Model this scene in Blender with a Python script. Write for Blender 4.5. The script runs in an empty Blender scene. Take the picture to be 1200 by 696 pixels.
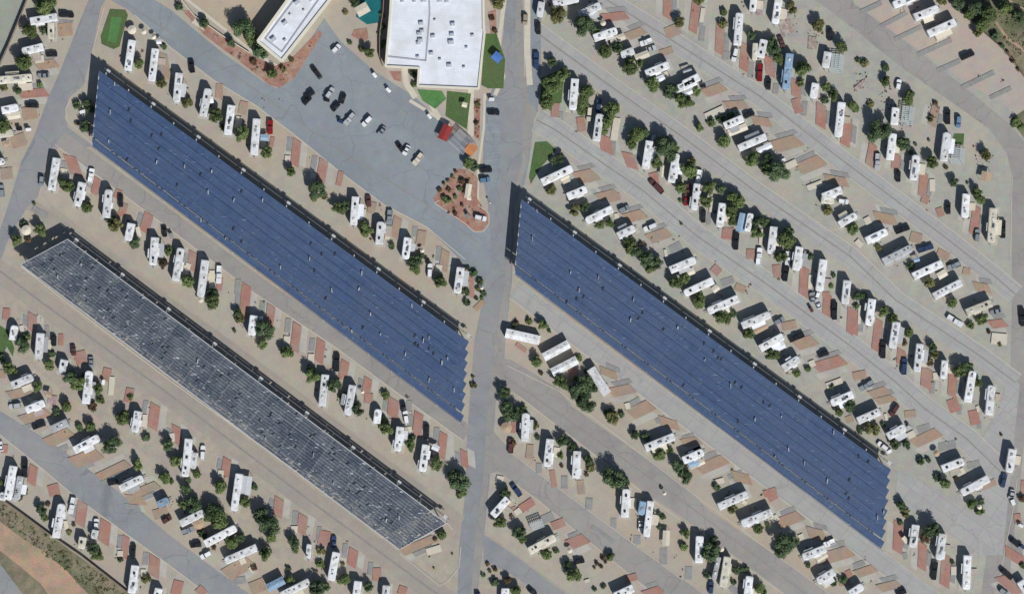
import bpy, bmesh, math, random
from mathutils import Vector, Matrix
random.seed(7)
S = 0.33                                   # metres per survey unit (1 unit = 1 map pixel of the site plan)
SC = bpy.context.scene
COL = SC.collection

# ------------------------------------------------------------------ camera, sky, sun, exposure
CAMH = 1500.0
cam = bpy.data.objects.new('camera', bpy.data.cameras.new('camera'))
COL.objects.link(cam); SC.camera = cam
cam.location = (0, 0, CAMH); cam.rotation_euler = (0, 0, 0)
cam.data.sensor_width = 36; cam.data.sensor_fit = 'HORIZONTAL'
cam.data.lens = 36 * CAMH / (1200 * S)
cam.data.clip_start = 10; cam.data.clip_end = 6000
AZ, EL = math.radians(151), math.radians(43)
w = bpy.data.worlds.new("World"); SC.world = w; w.use_nodes = True
nt = w.node_tree; bg = nt.nodes['Background']
sky = nt.nodes.new('ShaderNodeTexSky'); sky.sky_type = 'NISHITA'; sky.sun_disc = False
sky.sun_elevation = EL; sky.sun_rotation = AZ; sky.air_density = 1.0; sky.dust_density = 0.6
nt.links.new(sky.outputs[0], bg.inputs[0]); bg.inputs[1].default_value = 0.072
sd = bpy.data.lights.new('sun', 'SUN'); sd.energy = 4.35; sd.angle = math.radians(0.53); sd.color = (1, .985, .955)
so = bpy.data.objects.new('sun', sd); COL.objects.link(so)
sdir = Vector((math.sin(AZ) * math.cos(EL), math.cos(AZ) * math.cos(EL), math.sin(EL)))
so.rotation_euler = sdir.to_track_quat('Z', 'Y').to_euler(); so.location = sdir * 300
SC.view_settings.view_transform = 'Standard'; SC.view_settings.look = 'None'
SC.view_settings.gamma = 1; SC.view_settings.exposure = 0.0; SC.view_settings.use_curve_mapping = False
SC.render.engine = 'CYCLES'

# ------------------------------------------------------------------ materials
MATS = {}
def mat(name, c1, c2=None, scale=1.0, rough=.8, detail=6, c3=None, bump=0, spec=.3, contrast=(.35, .65), metal=0, objrand=0, fine=0, big=None, mottle=None):
    """world-position noise between c1 and c2 (+ c3 in larger patches), optional per-object variation"""
    if name in MATS: return MATS[name]
    m = bpy.data.materials.new(name); m.use_nodes = True; MATS[name] = m
    N, L = m.node_tree.nodes, m.node_tree.links; b = N['Principled BSDF']
    b.inputs['Roughness'].default_value = rough; b.inputs['Specular IOR Level'].default_value = spec
    b.inputs['Metallic'].default_value = metal
    def mix(fac, a, bb, typ='MIX'):
        x = N.new('ShaderNodeMix'); x.data_type = 'RGBA'; x.blend_type = typ
        for s, v in ((x.inputs[0], fac), (x.inputs[6], a), (x.inputs[7], bb)):
            if hasattr(v, 'links') or isinstance(v, bpy.types.NodeSocket): L.new(v, s)
            else: s.default_value = v if isinstance(v, float) else (*v, 1) if len(v) == 3 else v
        return x.outputs[2]
    geo = N.new('ShaderNodeNewGeometry').outputs['Position']
    def noise(sc, det=6, lo=.35, hi=.65, rg=.6):
        n = N.new('ShaderNodeTexNoise'); n.inputs['Scale'].default_value = sc; n.inputs['Detail'].default_value = det
        n.inputs['Roughness'].default_value = rg; L.new(geo, n.inputs['Vector'])
        r = N.new('ShaderNodeMapRange'); r.inputs[1].default_value = lo; r.inputs[2].default_value = hi
        L.new(n.outputs[0], r.inputs[0]); return r.outputs[0]
    col = None
    if c2 is None: col = c1
    else: col = mix(noise(scale, detail, *contrast), c1, c2)
    if c3 is not None: col = mix(noise(big or scale * .13, 4, .45, .68), col, c3)
    if fine:
        f = noise(2.2, 3, .3, .7, .7)
        cn = N.new('ShaderNodeTexNoise'); cn.inputs['Scale'].default_value = .33; cn.inputs['Detail'].default_value = 4; cn.inputs['Roughness'].default_value = .65; L.new(geo, cn.inputs['Vector'])
        k_ = mottle if mottle is not None else min(.55, fine * 4)
        ma = N.new('ShaderNodeVectorMath'); ma.operation = 'MULTIPLY_ADD'; L.new(cn.outputs['Color'], ma.inputs[0]); ma.inputs[1].default_value = (k_,) * 3; ma.inputs[2].default_value = (1 - k_ / 2,) * 3
        mm_ = N.new('ShaderNodeVectorMath'); mm_.operation = 'MULTIPLY'; L.new(ma.outputs[0], mm_.inputs[0])
        if isinstance(col, tuple): mm_.inputs[1].default_value = col
        else: L.new(col, mm_.inputs[1])
        col = mm_.outputs[0]
        r = N.new('ShaderNodeMapRange'); r.inputs[3].default_value = 1 - fine; r.inputs[4].default_value = 1 + fine
        L.new(f, r.inputs[0]); v = N.new('ShaderNodeVectorMath'); v.operation = 'SCALE'
        if isinstance(col, tuple): v.inputs[0].default_value = col
        else: L.new(col, v.inputs[0])
        L.new(r.outputs[0], v.inputs['Scale']); col = v.outputs[0]
    if objrand:
        oi = N.new('ShaderNodeObjectInfo'); h = N.new('ShaderNodeHueSaturation')
        r = N.new('ShaderNodeMapRange'); r.inputs[3].default_value = 1 - objrand; r.inputs[4].default_value = 1 + objrand
        L.new(oi.outputs['Random'], r.inputs[0]); L.new(r.outputs[0], h.inputs['Value'])
        if isinstance(col, tuple): h.inputs['Color'].default_value = (*col, 1)
        else: L.new(col, h.inputs['Color'])
        col = h.outputs[0]
    if isinstance(col, tuple): b.inputs['Base Color'].default_value = (*col, 1)
    else: L.new(col, b.inputs['Base Color'])
    if bump:
        bp = N.new('ShaderNodeBump'); bp.inputs['Strength'].default_value = bump; bp.inputs['Distance'].default_value = .1
        nn = N.new('ShaderNodeTexNoise'); nn.inputs['Scale'].default_value = 1.6; nn.inputs['Detail'].default_value = 5
        L.new(geo, nn.inputs['Vector']); L.new(nn.outputs[0], bp.inputs['Height']); L.new(bp.outputs[0], b.inputs['Normal'])
    return m

def add_joints(m, ang, bw, bh, mortar, col, fac=1.0, offset=0.0):
    """draw joints / seams (brick texture rotated to the direction the slabs are laid) over a material's base colour"""
    N, L = m.node_tree.nodes, m.node_tree.links; b = N['Principled BSDF']
    geo = N.new('ShaderNodeNewGeometry').outputs['Position']
    mp = N.new('ShaderNodeMapping'); mp.inputs['Rotation'].default_value[2] = ang; L.new(geo, mp.inputs[0])
    br = N.new('ShaderNodeTexBrick'); L.new(mp.outputs[0], br.inputs[0]); br.offset = offset
    br.inputs['Color1'].default_value = (0, 0, 0, 1); br.inputs['Color2'].default_value = (.25, .25, .25, 1)
    br.inputs['Mortar'].default_value = (1, 1, 1, 1); br.inputs['Scale'].default_value = 1
    br.inputs['Mortar Size'].default_value = mortar; br.inputs['Mortar Smooth'].default_value = .3
    br.inputs['Brick Width'].default_value = bw; br.inputs['Row Height'].default_value = bh
    x = N.new('ShaderNodeMix'); x.data_type = 'RGBA'
    ml = N.new('ShaderNodeMath'); ml.operation = 'MULTIPLY'; L.new(br.outputs['Color'], ml.inputs[0]); ml.inputs[1].default_value = fac
    L.new(ml.outputs[0], x.inputs[0])
    s = b.inputs['Base Color']
    if s.links: L.new(s.links[0].from_socket, x.inputs[6])
    else: x.inputs[6].default_value = s.default_value
    x.inputs[7].default_value = (*col, 1); L.new(x.outputs[2], s)

LA = math.atan(.74)   # the lanes run this far below east
mat('gravel', (.395, .352, .285), (.335, .312, .265), .22, .95, 8, c3=(.39, .315, .24), big=.028, bump=.25, fine=.10, contrast=(.3, .7))
mat('yard_dirt', (.42, .34, .25), (.39, .32, .24), .2, .95, 8, c3=(.45, .36, .27), big=.05, fine=.10)
mat('gravel_tan', (.385, .335, .27), (.33, .29, .235), .3, .95, 8, c3=(.32, .29, .25), big=.04, bump=.25, fine=.12)
mat('gravel_pink', (.43, .34, .28), (.38, .33, .28), .25, .95, 8, c3=(.36, .335, .30), big=.035, fine=.10)
mat('gravel_grey', (.355, .345, .29), (.31, .308, .275), .3, .95, 8, c3=(.39, .35, .285), big=.04, fine=.12)
mat('asphalt', (.248, .255, .265), (.215, .222, .232), .15, .92, 6, c3=(.285, .275, .262), big=.02, fine=.09)
mat('asphalt_lot', (.25, .275, .29), (.225, .245, .26), .2, .9, 6, c3=(.205, .225, .24), big=.035, fine=.08)
mat('asphalt_brown', (.285, .265, .243), (.25, .238, .225), .2, .92, 6, c3=(.31, .29, .265), big=.03, fine=.08)
mat('lane', (.37, .365, .34), (.33, .33, .315), .2, .9, 6, c3=(.35, .33, .32), big=.03, fine=.08)
add_joints(MATS['lane'], LA, 10.5, 4.6, .12, (.21, .205, .20), .5)
mat('lane_dirt', (.345, .30, .25), (.305, .27, .23), .2, .95, 6, c3=(.29, .265, .235), big=.03, fine=.09)
mat('brick_paving', (.35, .185, .145), (.315, .165, .13), .5, .9, 6, c3=(.32, .225, .185), big=.12, fine=.13)
mat('brick_paving_tan', (.355, .245, .175), (.315, .225, .165), .5, .9, 6, c3=(.29, .24, .19), big=.12, fine=.13)
mat('concrete_pale', (.56, .50, .40), (.50, .46, .38), .6, .85, fine=.06)
mat('concrete_strip', (.44, .415, .36), (.39, .37, .325), .4, .9, 6, c3=(.36, .33, .29), big=.09, fine=.09)
mat('oil_stained', (.27, .265, .25), (.23, .225, .215), .5, .9, fine=.1)
mat('red_gravel', (.34, .17, .125), (.27, .15, .115), .7, .95, c3=(.36, .26, .20), big=.25, fine=.2)
mat('turf_bright', (.065, .17, .05), (.09, .21, .07), .5, .95, fine=.1)
mat('turf', (.06, .120, .035), (.085, .13, .05), .6, .95, c3=(.09, .12, .05), fine=.25)
mat('kerb', (.52, .47, .38), (.46, .42, .36), .8, .85)
mat('bay_paint', (.34, .36, .365), (.26, .285, .295), .6, .9)
mat('channel', (.225, .21, .195), (.27, .25, .23), .5, .9)
mat('gravel_mauve', (.34, .25, .24), (.24, .17, .15), 1.1, .95, 8, c3=(.42, .38, .35), big=.6, fine=.25)
mat('scrubland', (.155, .145, .095), (.26, .21, .145), .35, .95, 8, c3=(.10, .115, .06), big=.06, fine=.25, bump=.4)
mat('salmon_dirt', (.44, .27, .185), (.36, .27, .19), .3, .95, 9, c3=(.24, .21, .14), big=.07, fine=.2, bump=.3)
mat('sage_gravel', (.30, .31, .25), (.27, .28, .24), .2, .95, fine=.1)
mat('pool_water', (.015, .12, .13), (.02, .15, .16), .3, .1)
# objects
for k, c in dict(w=(.71, .715, .72), c=(.62, .58, .48), g=(.42, .43, .44), b=(.25, .37, .50), t=(.45, .40, .33)).items():
    mat('roof_' + k, c, tuple(v * .80 for v in c), .8, .55, 6, c3=tuple(v * q for v, q in zip(c, (.66, .63, .56))), big=.45, objrand=.14, fine=.06, mottle=.05, contrast=(.42, .75))
    mat('wall_' + k, tuple(v * .9 for v in c), tuple(v * .8 for v in c), 1.2, .45, spec=.5)
mat('stripe', (.20, .13, .09), rough=.4)
mat('unit_white', (.62, .62, .60), rough=.6); mat('unit_grey', (.30, .31, .33), rough=.6); mat('unit_pale', (.44, .46, .50), rough=.6)
mat('vent_dark', (.03, .032, .038), rough=.4); mat('glass', (.012, .015, .02), rough=.08, spec=.6)
mat('rubber', (.02, .02, .02), rough=.85); mat('rim', (.35, .35, .36), rough=.35, metal=.7)
mat('steel', (.52, .52, .51), (.44, .44, .44), .8, .5, metal=.1); mat('steel_dark', (.12, .12, .13), rough=.5)
mat('awning_grey', (.42, .43, .43), (.36, .37, .38), 1.5, .8, objrand=.3)
mat('awning_cream', (.64, .58, .46), (.56, .51, .41), 1.2, .85, objrand=.1)
mat('awning_white', (.72, .73, .75), (.62, .64, .68), 1.2, .8, objrand=.08)
mat('awning_blue', (.30, .40, .50), (.24, .34, .46), .8, .7); mat('awning_red', (.27, .03, .025), (.22, .03, .03), .9, .7)
mat('awning_orange', (.50, .20, .08), (.44, .18, .08), .9, .8); mat('awning_tan', (.42, .30, .20), (.36, .27, .19), .8, .85)
mat('awning_royal', (.06, .14, .42), (.08, .18, .45), .8, .7)
mat('lattice_blue', (.40, .46, .48), (.32, .38, .40), 1, .7); mat('wood', (.22, .15, .10), rough=.8)
mat('bark', (.10, .075, .055), (.14, .11, .08), 3, .95)
for k, (a, b2, c3) in dict(g=((.105, .145, .052), (.15, .185, .07), (.085, .125, .045)),
                           d=((.070, .110, .052), (.105, .145, .068), (.058, .093, .048)),
                           y=((.13, .135, .05), (.19, .17, .075), (.09, .105, .035)),
                           s=((.13, .125, .06), (.10, .11, .05), (.17, .15, .09)), r=((.15, .085, .05), (.11, .075, .045), (.08, .08, .04))).items():
    m = mat('foliage_' + k, a, b2, 1.3, .75, 3, c3=c3, big=.5, objrand=.28, spec=.2)
for k, c in dict(k=(.018, .018, .02), w=(.70, .70, .70), r=(.20, .015, .015), b=(.03, .05, .11), g=(.22, .24, .26),
                 s=(.42, .43, .44), c=(.55, .50, .40), m=(.10, .04, .035), u=(.12, .2, .3), t=(.33, .28, .2)).items():
    mat('paint_' + k, c, rough=.25, spec=.6, objrand=.12)
mat('panel_blue', (.038, .066, .138), (.050, .083, .165), .25, .32, 5, c3=(.056, .082, .150), big=.05, fine=.22, spec=.5)  # blue of the reflected sky is put into this base colour
add_joints(MATS['panel_blue'], LA, 2.0, 1.0, .05, (.085, .125, .20), .60)
add_joints(MATS['panel_blue'], LA, 60.0, 4.0, .09, (.13, .17, .25), .45)
mat('panel_grey', (.034, .046, .070), (.056, .072, .098), .9, .4, 6, c3=(.12, .135, .155), big=.16, fine=.16, spec=.5)
add_joints(MATS['panel_grey'], LA, 1.0, 1.2, .045, (.16, .18, .21), .5)
add_joints(MATS['panel_grey'], LA, 7.5, 90, .16, (.22, .23, .24), .7)
def cracks(m, scale, col, wdt=.012, fac=.6):
    """sealed cracks: warped cell borders"""
    N, L = m.node_tree.nodes, m.node_tree.links; b = N['Principled BSDF']
    geo = N.new('ShaderNodeNewGeometry').outputs['Position']
    n = N.new('ShaderNodeTexNoise'); n.inputs['Scale'].default_value = .12; n.inputs['Detail'].default_value = 5; L.new(geo, n.inputs['Vector'])
    ma = N.new('ShaderNodeVectorMath'); ma.operation = 'MULTIPLY_ADD'; L.new(n.outputs['Color'], ma.inputs[0]); ma.inputs[1].default_value = (9, 9, 0); L.new(geo, ma.inputs[2])
    v = N.new('ShaderNodeTexVoronoi'); v.feature = 'DISTANCE_TO_EDGE'; v.inputs['Scale'].default_value = scale; L.new(ma.outputs[0], v.inputs['Vector'])
    r = N.new('ShaderNodeMapRange'); r.inputs[1].default_value = wdt; r.inputs[2].default_value = 0; r.inputs[3].default_value = 0; r.inputs[4].default_value = fac; L.new(v.outputs['Distance'], r.inputs[0])
    x = N.new('ShaderNodeMix'); x.data_type = 'RGBA'; L.new(r.outputs[0], x.inputs[0]); s = b.inputs['Base Color']; L.new(s.links[0].from_socket, x.inputs[6]); x.inputs[7].default_value = (*col, 1); L.new(x.outputs[2], s)
cracks(MATS['asphalt'], .06, (.15, .155, .165)); cracks(MATS['asphalt_lot'], .05, (.16, .175, .19)); cracks(MATS['asphalt_brown'], .08, (.17, .155, .145), .014, .5)
cracks(MATS['lane'], .07, (.22, .22, .21), .010, .5)
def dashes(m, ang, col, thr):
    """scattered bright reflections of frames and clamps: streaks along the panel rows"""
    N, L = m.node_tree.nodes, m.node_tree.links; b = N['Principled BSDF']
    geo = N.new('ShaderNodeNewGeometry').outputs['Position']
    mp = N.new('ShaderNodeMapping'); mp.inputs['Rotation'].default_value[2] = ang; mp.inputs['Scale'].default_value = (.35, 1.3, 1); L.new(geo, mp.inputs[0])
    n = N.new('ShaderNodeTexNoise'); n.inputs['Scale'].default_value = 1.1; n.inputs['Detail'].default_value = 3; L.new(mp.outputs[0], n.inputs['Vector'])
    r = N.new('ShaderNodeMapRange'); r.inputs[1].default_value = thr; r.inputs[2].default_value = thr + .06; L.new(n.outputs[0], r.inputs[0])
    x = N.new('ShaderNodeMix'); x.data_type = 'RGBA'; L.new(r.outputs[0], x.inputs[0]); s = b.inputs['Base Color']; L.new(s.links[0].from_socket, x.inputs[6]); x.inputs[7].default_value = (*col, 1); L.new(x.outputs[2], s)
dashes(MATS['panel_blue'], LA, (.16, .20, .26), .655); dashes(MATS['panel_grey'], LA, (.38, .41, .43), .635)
mat('wall_stucco', (.52, .44, .33), (.47, .40, .31), .5, .9); mat('parapet_cream', (.66, .62, .50), (.60, .56, .46), .5, .85)
mat('roof_membrane', (.74, .76, .80), (.66, .68, .72), .25, .6, 7, c3=(.60, .60, .60), big=.12, fine=.05, mottle=.06)
add_joints(MATS['roof_membrane'], .09, 30, 2.4, .05, (.5, .52, .56), .5)
mat('seam_grey', (.36, .36, .40), rough=.8); mat('masonry', (.24, .18, .14), (.20, .15, .12), 1, .9)
mat('patio_rug', (.30, .27, .24), (.42, .36, .30), 1.8, .9, fine=.2)
mat('stone', (.34, .29, .23), (.44, .38, .3), 2, .9)

# ------------------------------------------------------------------ mesh helpers
def W(px, py, z=0.0): return Vector(((px - 600) * S, (348 - py) * S, z))
class MB:
    def __init__(s): s.v = []; s.f = []
    def add(s, vs, fs):
        n = len(s.v); s.v += [tuple(v) for v in vs]; s.f += [tuple(i + n for i in f) for f in fs]
    def box(s, x0, y0, z0, x1, y1, z1, M=None):
        vs = [Vector(p) for p in ((x0, y0, z0), (x1, y0, z0), (x1, y1, z0), (x0, y1, z0), (x0, y0, z1), (x1, y0, z1), (x1, y1, z1), (x0, y1, z1))]
        if M: vs = [M @ v for v in vs]
        s.add(vs, [(0, 3, 2, 1), (4, 5, 6, 7), (0, 1, 5, 4), (1, 2, 6, 5), (2, 3, 7, 6), (3, 0, 4, 7)])
    def loft(s, rings, cap=True):
        n = len(rings[0]); vs = [v for r in rings for v in r]; fs = []
        for k in range(len(rings) - 1):
            for i in range(n):
                j = (i + 1) % n; fs.append((k * n + i, k * n + j, (k + 1) * n + j, (k + 1) * n + i))
        if cap: fs.append(tuple(range(n))[::-1]); fs.append(tuple((len(rings) - 1) * n + i for i in range(n)))
        s.add(vs, fs)
    def poly(s, pts, z, z1=None):
        if z1 is None: s.add([(p[0], p[1], z) for p in pts], [tuple(range(len(pts)))])
        else: s.loft([[(p[0], p[1], z) for p in pts], [(p[0], p[1], z1) for p in pts]])
    def tube(s, a, b, r0, r1=None, n=6):
        a, b = Vector(a), Vector(b); r1 = r0 if r1 is None else r1
        d = (b - a); q = d.to_track_quat('Z', 'Y')
        ring = lambda c, r: [c + q @ Vector((math.cos(t * math.tau / n) * r, math.sin(t * math.tau / n) * r, 0)) for t in range(n)]
        s.loft([ring(a, r0), ring(b, r1)])
    def mesh(s, name, m):
        me = bpy.data.meshes.new(name); me.from_pydata(s.v, [], s.f); me.materials.append(MATS[m]); me.update()
        return me
def fixn(me):
    bm = bmesh.new(); bm.from_mesh(me); bmesh.ops.recalc_face_normals(bm, faces=bm.faces[:]); bm.to_mesh(me); bm.free(); return me
def obj(name, me, parent=None, loc=None, rz=None, sc=None, **kw):
    o = bpy.data.objects.new(name, me); COL.objects.link(o)
    if parent: o.parent = parent
    if loc is not None: o.location = loc
    if rz is not None: o.rotation_euler = (0, 0, rz)
    if sc is not None: o.scale = sc
    for k, v in kw.items(): o[k] = v
    return o
def empty(name, loc, rz=0, **kw): return obj(name, None, None, loc, rz, **kw)
CACHE = {}
def cached(key, fn):
    if key not in CACHE: CACHE[key] = fixn(fn())
    return CACHE[key]
def unit_box(m):
    def f(): b = MB(); b.box(-.5, -.5, 0, .5, .5, 1); return b.mesh('box_' + m, m)
    return cached(('ub', m), f)
def rrect(L, Wd, r, z, n=3, x0=None, rf=None):
    x1 = L / 2; xa = -L / 2 if x0 is None else x0; y1 = Wd / 2; rf = r if rf is None else rf; pts = []
    for cx, cy, a0, rr in ((x1 - rf, y1 - rf, 0, rf), (xa + r, y1 - r, 90, r), (xa + r, -y1 + r, 180, r), (x1 - rf, -y1 + rf, 270, rf)):
        for k in range(n + 1):
            a = math.radians(a0 + 90 * k / n); pts.append((cx + rr * math.cos(a), cy + rr * math.sin(a), z))
    return pts

# ------------------------------------------------------------------ ground, roads, paving
def sheet(name, polys, m, z, mod=25, **kw):
    b = MB()
    for i, p in enumerate(polys): b.poly([W(*q) for q in p], z + (i % mod) * .004)
    me = b.mesh(name, m)
    bm = bmesh.new(); bm.from_mesh(me); bmesh.ops.triangulate(bm, faces=bm.faces[:])
    for f in bm.faces:
        if f.normal.z < 0: f.normal_flip()
    bm.to_mesh(me); bm.free()
    return obj(name, me, kind='structure', **kw)
def strip(pts, wd):
    """polygon band of width wd (units) along a polyline"""
    a, b = [], []
    for i, p in enumerate(pts):
        p0, p1 = pts[max(i - 1, 0)], pts[min(i + 1, len(pts) - 1)]
        d = Vector((p1[0] - p0[0], p1[1] - p0[1])).normalized(); n = Vector((-d.y, d.x)) * wd / 2
        a.append((p[0] + n.x, p[1] + n.y)); b.append((p[0] - n.x, p[1] - n.y))
    return a + b[::-1]
g = MB(); g.poly([(-1500, -1500), (1500, -1500), (1500, 1500), (-1500, 1500)], 0); obj('ground', g.mesh('ground', 'gravel'), kind='structure')
sheet('dirt_ground', [[(60, 240), (72, 250), (1000, 945), (700, 945), (0, 400), (0, 330)],
                      [(168, 90), (116, 68), (60, 20), (0, 0), (-10, 0), (-10, 40), (560, 420), (565, 395), (530, 350)]][:1], 'gravel_tan', .012)
sheet('grey_ground', [[(640, 0), (760, -60), (1205, -60), (1205, 700), (1140, 700), (1050, 640), (1040, 545), (612, 232), (622, 160), (636, 120)]], 'gravel_grey', .006)
sheet('gravel_lot', [[(1000, -60), (1120, -60), (1130, 12), (1172, 55), (1260, 140), (1260, 220), (1205, 170), (1180, 125), (1130, 95), (1050, 40), (1005, 5)],], 'gravel_pink', .012)
sheet('garden_gravel', [[(890, -60), (950, -60), (960, 5), (1060, 85), (1130, 135), (1180, 185), (1182, 330), (1160, 310), (1060, 225), (980, 165), (890, 85), (830, 30), (760, -20), (740, -60)]], 'gravel_grey', .012)
sheet('building_terrace', [[(212, -40), (440, -40), (470, 0), (452, 90), (480, 115), (512, 140), (548, 178), (560, 150), (578, 125), (592, 60), (596, -40), (600, -60), (200, -60)],
                           ], 'gravel_pink', .014)
sheet('dirt_yard', [[(190, -60), (216, 0), (300, 62), (318, 60), (345, 0), (372, -60)]], 'yard_dirt', .018)
sheet('scrubland', [[(1117, 3), (1173, 55), (1203, 95), (1400, 260), (1400, -100), (1090, -100), (1105, -10)], [(0, 583), (60, 628), (155, 696), (260, 780), (-60, 780), (-60, 540)],
                    [(1184, 140), (1200, 129), (1240, 110), (1300, 200), (1240, 180), (1200, 162)]], 'scrubland', .02)
sheet('bare_dirt', [[(-20, 598), (0, 611), (28, 632), (50, 645), (78, 668), (92, 684), (112, 704), (62, 704), (48, 684), (22, 662), (0, 645), (-20, 634)], strip([(1167, 26), (1180, 45), (1190, 52), (1215, 72)], 3), strip([(1180, 0), (1192, 8), (1200, 12), (1230, 30)], 4)], 'salmon_dirt', .035)
sheet('outer_gravel', [[(30, -40), (32, 0), (0, 80), (-60, 240), (-300, 240), (-300, -40)]], 'sage_gravel', .02)
# roads
sheet('street', [
    [(592, -60), (592, 0), (590, 40), (582, 90), (567, 130), (566, 210), (572, 240), (573, 280), (570, 330), (562, 370), (556, 400), (551, 460), (547, 520), (545, 580), (538, 640), (534, 760),
     (556, 760), (560, 696), (562, 670), (566, 640), (572, 580), (578, 520), (581, 470), (591, 420), (594, 380), (600, 330), (603, 240), (615, 215), (620, 190), (626, 140), (631, 130), (616, 90), (614, 0), (616, -60)],
    [(104, -60), (104, 0), (88, 40), (70, 85), (56, 116), (40, 160), (25, 190), (10, 240), (-5, 285), (-60, 420), (-40, 440), (3, 300), (8, 285), (20, 262), (33, 242), (45, 230), (58, 178), (63, 173), (72, 174),
     (110, 172), (80, 150), (76, 138), (80, 116), (98, 100), (108, 60), (118, 10), (125, -2), (150, 12), (180, 2), (176, -60)],
    [(-60, 435), (0, 481), (60, 518), (133, 571), (200, 628), (280, 687), (360, 745), (310, 745), (255, 703), (200, 662), (90, 582), (40, 540), (0, 508), (-60, 465)],
    [(566, 625), (573, 630), (600, 648), (662, 695), (700, 725), (670, 725), (632, 695), (600, 673), (567, 656)],
    [(-40, 632), (0, 660), (30, 700), (60, 740), (-40, 740)]], 'asphalt', .03)
sheet('parking_lot', [[(125, -3), (180, 0), (200, 12), (260, 62), (310, 97), (325, 105), (345, 75), (380, 22), (400, 50), (440, 85), (485, 113), (515, 140), (552, 180), (540, 200), (515, 235), (545, 262), (560, 272), (574, 265),
                       (576, 300), (566, 345), (550, 320), (535, 300), (500, 266), (450, 240), (400, 203), (350, 162), (300, 124), (250, 94), (200, 56), (150, 12)]], 'asphalt_lot', .06)
sheet('parking_lane', [[(622, -20), (635, -20), (634, 40), (634, 85), (630, 130), (619, 118), (617, 90), (622, 40)], [(568, 118), (586, 118), (587, 215), (577, 235), (567, 210)]], 'asphalt_lot', .075)
sheet('service_road', [
    [(963, -60), (955, 0), (1000, 34), (1060, 82), (1118, 122), (1160, 152), (1180, 180), (1186, 205), (1186, 350), (1184, 440), (1181, 500), (1172, 560), (1158, 640), (1140, 760), (1178, 760), (1186, 640), (1192, 600), (1200, 520), (1215, 400), (1215, 200), (1207, 175), (1185, 148), (1140, 110), (1078, 62), (1000, 4), (992, -60)],
    [(578, 418), (600, 422), (655, 456), (670, 476), (800, 567), (830, 597), (975, 695), (1030, 735), (975, 735), (920, 695), (800, 606), (760, 580), (613, 467), (580, 445)],
    [(572, 498), (600, 530), (667, 580), (800, 678), (860, 725), (800, 725), (758, 688), (627, 582), (600, 563), (583, 552), (571, 556)]], 'asphalt_brown', .0315)
LANES = {'R1': ([(626, 36), (650, 54), (733, 114), (800, 161), (883, 223), (997, 301), (1050, 352), (1150, 418), (1190, 448)], 23),
         'R2': ([(629, 141), (650, 152), (713, 196), (753, 223), (817, 277), (900, 334), (1000, 408), (1050, 448), (1083, 478), (1133, 514), (1180, 560)], 27),
         'R3': ([(680, -22), (707, -2), (780, 43), (833, 77), (890, 113), (983, 185), (1050, 235), (1110, 280), (1167, 325), (1190, 345)], 23),
         'R5': ([(603, 340), (612, 346), (645, 371), (700, 412), (800, 485), (900, 559), (1000, 632), (1075, 690), (1120, 722)], 23),
         'L2': ([(70, 162), (100, 184), (190, 250), (303, 335), (400, 400), (495, 470), (548, 508)], 19)}
sheet('lane', [strip(p, wd) for k, (p, wd) in LANES.items() if k != 'L2'] + [[(1182, 440), (1170, 480), (1140, 530), (1150, 600), (1140, 650), (1175, 650), (1195, 450)], [(1052, 552), (1078, 562), (1150, 606), (1160, 640), (1138, 644), (1085, 604), (1048, 590)]], 'lane', .0457)
sheet('lane_asphalt', [strip(*LANES['L2'])], 'asphalt_brown', .047)
sheet('dirt_road', [strip([(-20, 305), (47, 353), (197, 461), (353, 579), (507, 692), (560, 730)], 26), strip([(36, 240), (150, 322), (300, 430), (420, 522), (540, 612)], 14)], 'lane_dirt', .045)
sheet('drain_channel', [strip(LANES[k][0], 1.5) for k in ('R1', 'R2', 'R3', )] + [strip([(-20, 303), (47, 353), (197, 461), (353, 579), (507, 692), (540, 712)], 2.2),
       strip([(140, 0), (260, 78), (400, 178), (500, 240), (560, 285)], 1.2), strip([(590, 440), (700, 516), (800, 587), (900, 662), (950, 700)], 1.0)], 'channel', .085)
KB = MB()
def kerb(pts, wd=.9, h=.12):
    for a, b_ in zip(pts, pts[1:]):
        q = strip([a, b_], wd); KB.poly([W(*p) for p in q], 0.0, h + random.random() * .02)
for k, c in (('R1', 1), ('R2', 1), ('R3', 1), ('L2', -1), ('R5', -1)):
    p, wd = LANES[k]; e = strip(p, wd); n = len(p)
    kerb(e[:n] if c == -1 else e[n:])
    if k in ('R2', 'R3', 'R5'): kerb(e[n:] if c == -1 else e[:n], .6)
kerb([(25, 312), (72, 349), (200, 446), (383, 577), (468, 642), (498, 626), (524, 612), (530, 620)], 1.2, .3)
kerb([(158, 18), (200, 56), (250, 94), (300, 124), (350, 162), (400, 203), (450, 240), (500, 266), (545, 304)], .9)
kerb([(515, 235), (509, 238), (545, 262), (556, 272), (567, 271), (573, 262), (573, 250), (560, 240)], .9)
kerb([(594, 428), (655, 458), (800, 569), (900, 643), (975, 697)], .8); kerb([(608, 464), (760, 582), (920, 697)], .8)
kerb([(600, 531), (667, 581), (800, 679)], .8); kerb([(600, 564), (627, 583), (758, 689)], .7)
kerb([(0, 509), (40, 541), (90, 583), (200, 663), (245, 697)], .9); kerb([(0, 480), (60, 517), (133, 570)], .7)
kerb([(613, 0), (615, 90)], .8); kerb([(122, 8), (111, 50), (108, 62)], .8); kerb([(82, 116), (77, 128), (78, 140), (108, 168)], .8)
kerb([(72, 174), (62, 176), (54, 195), (46, 228)], .7); kerb([(540, 640), (538, 664), (525, 680), (515, 686), (468, 648)], .8)
kerb([(1186, 205), (1184, 300)], .7); kerb([(1192, 560), (1188, 593), (1167, 697)], .7); kerb([(1150, 640), (1146, 665), (1138, 697)], .6)
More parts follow.
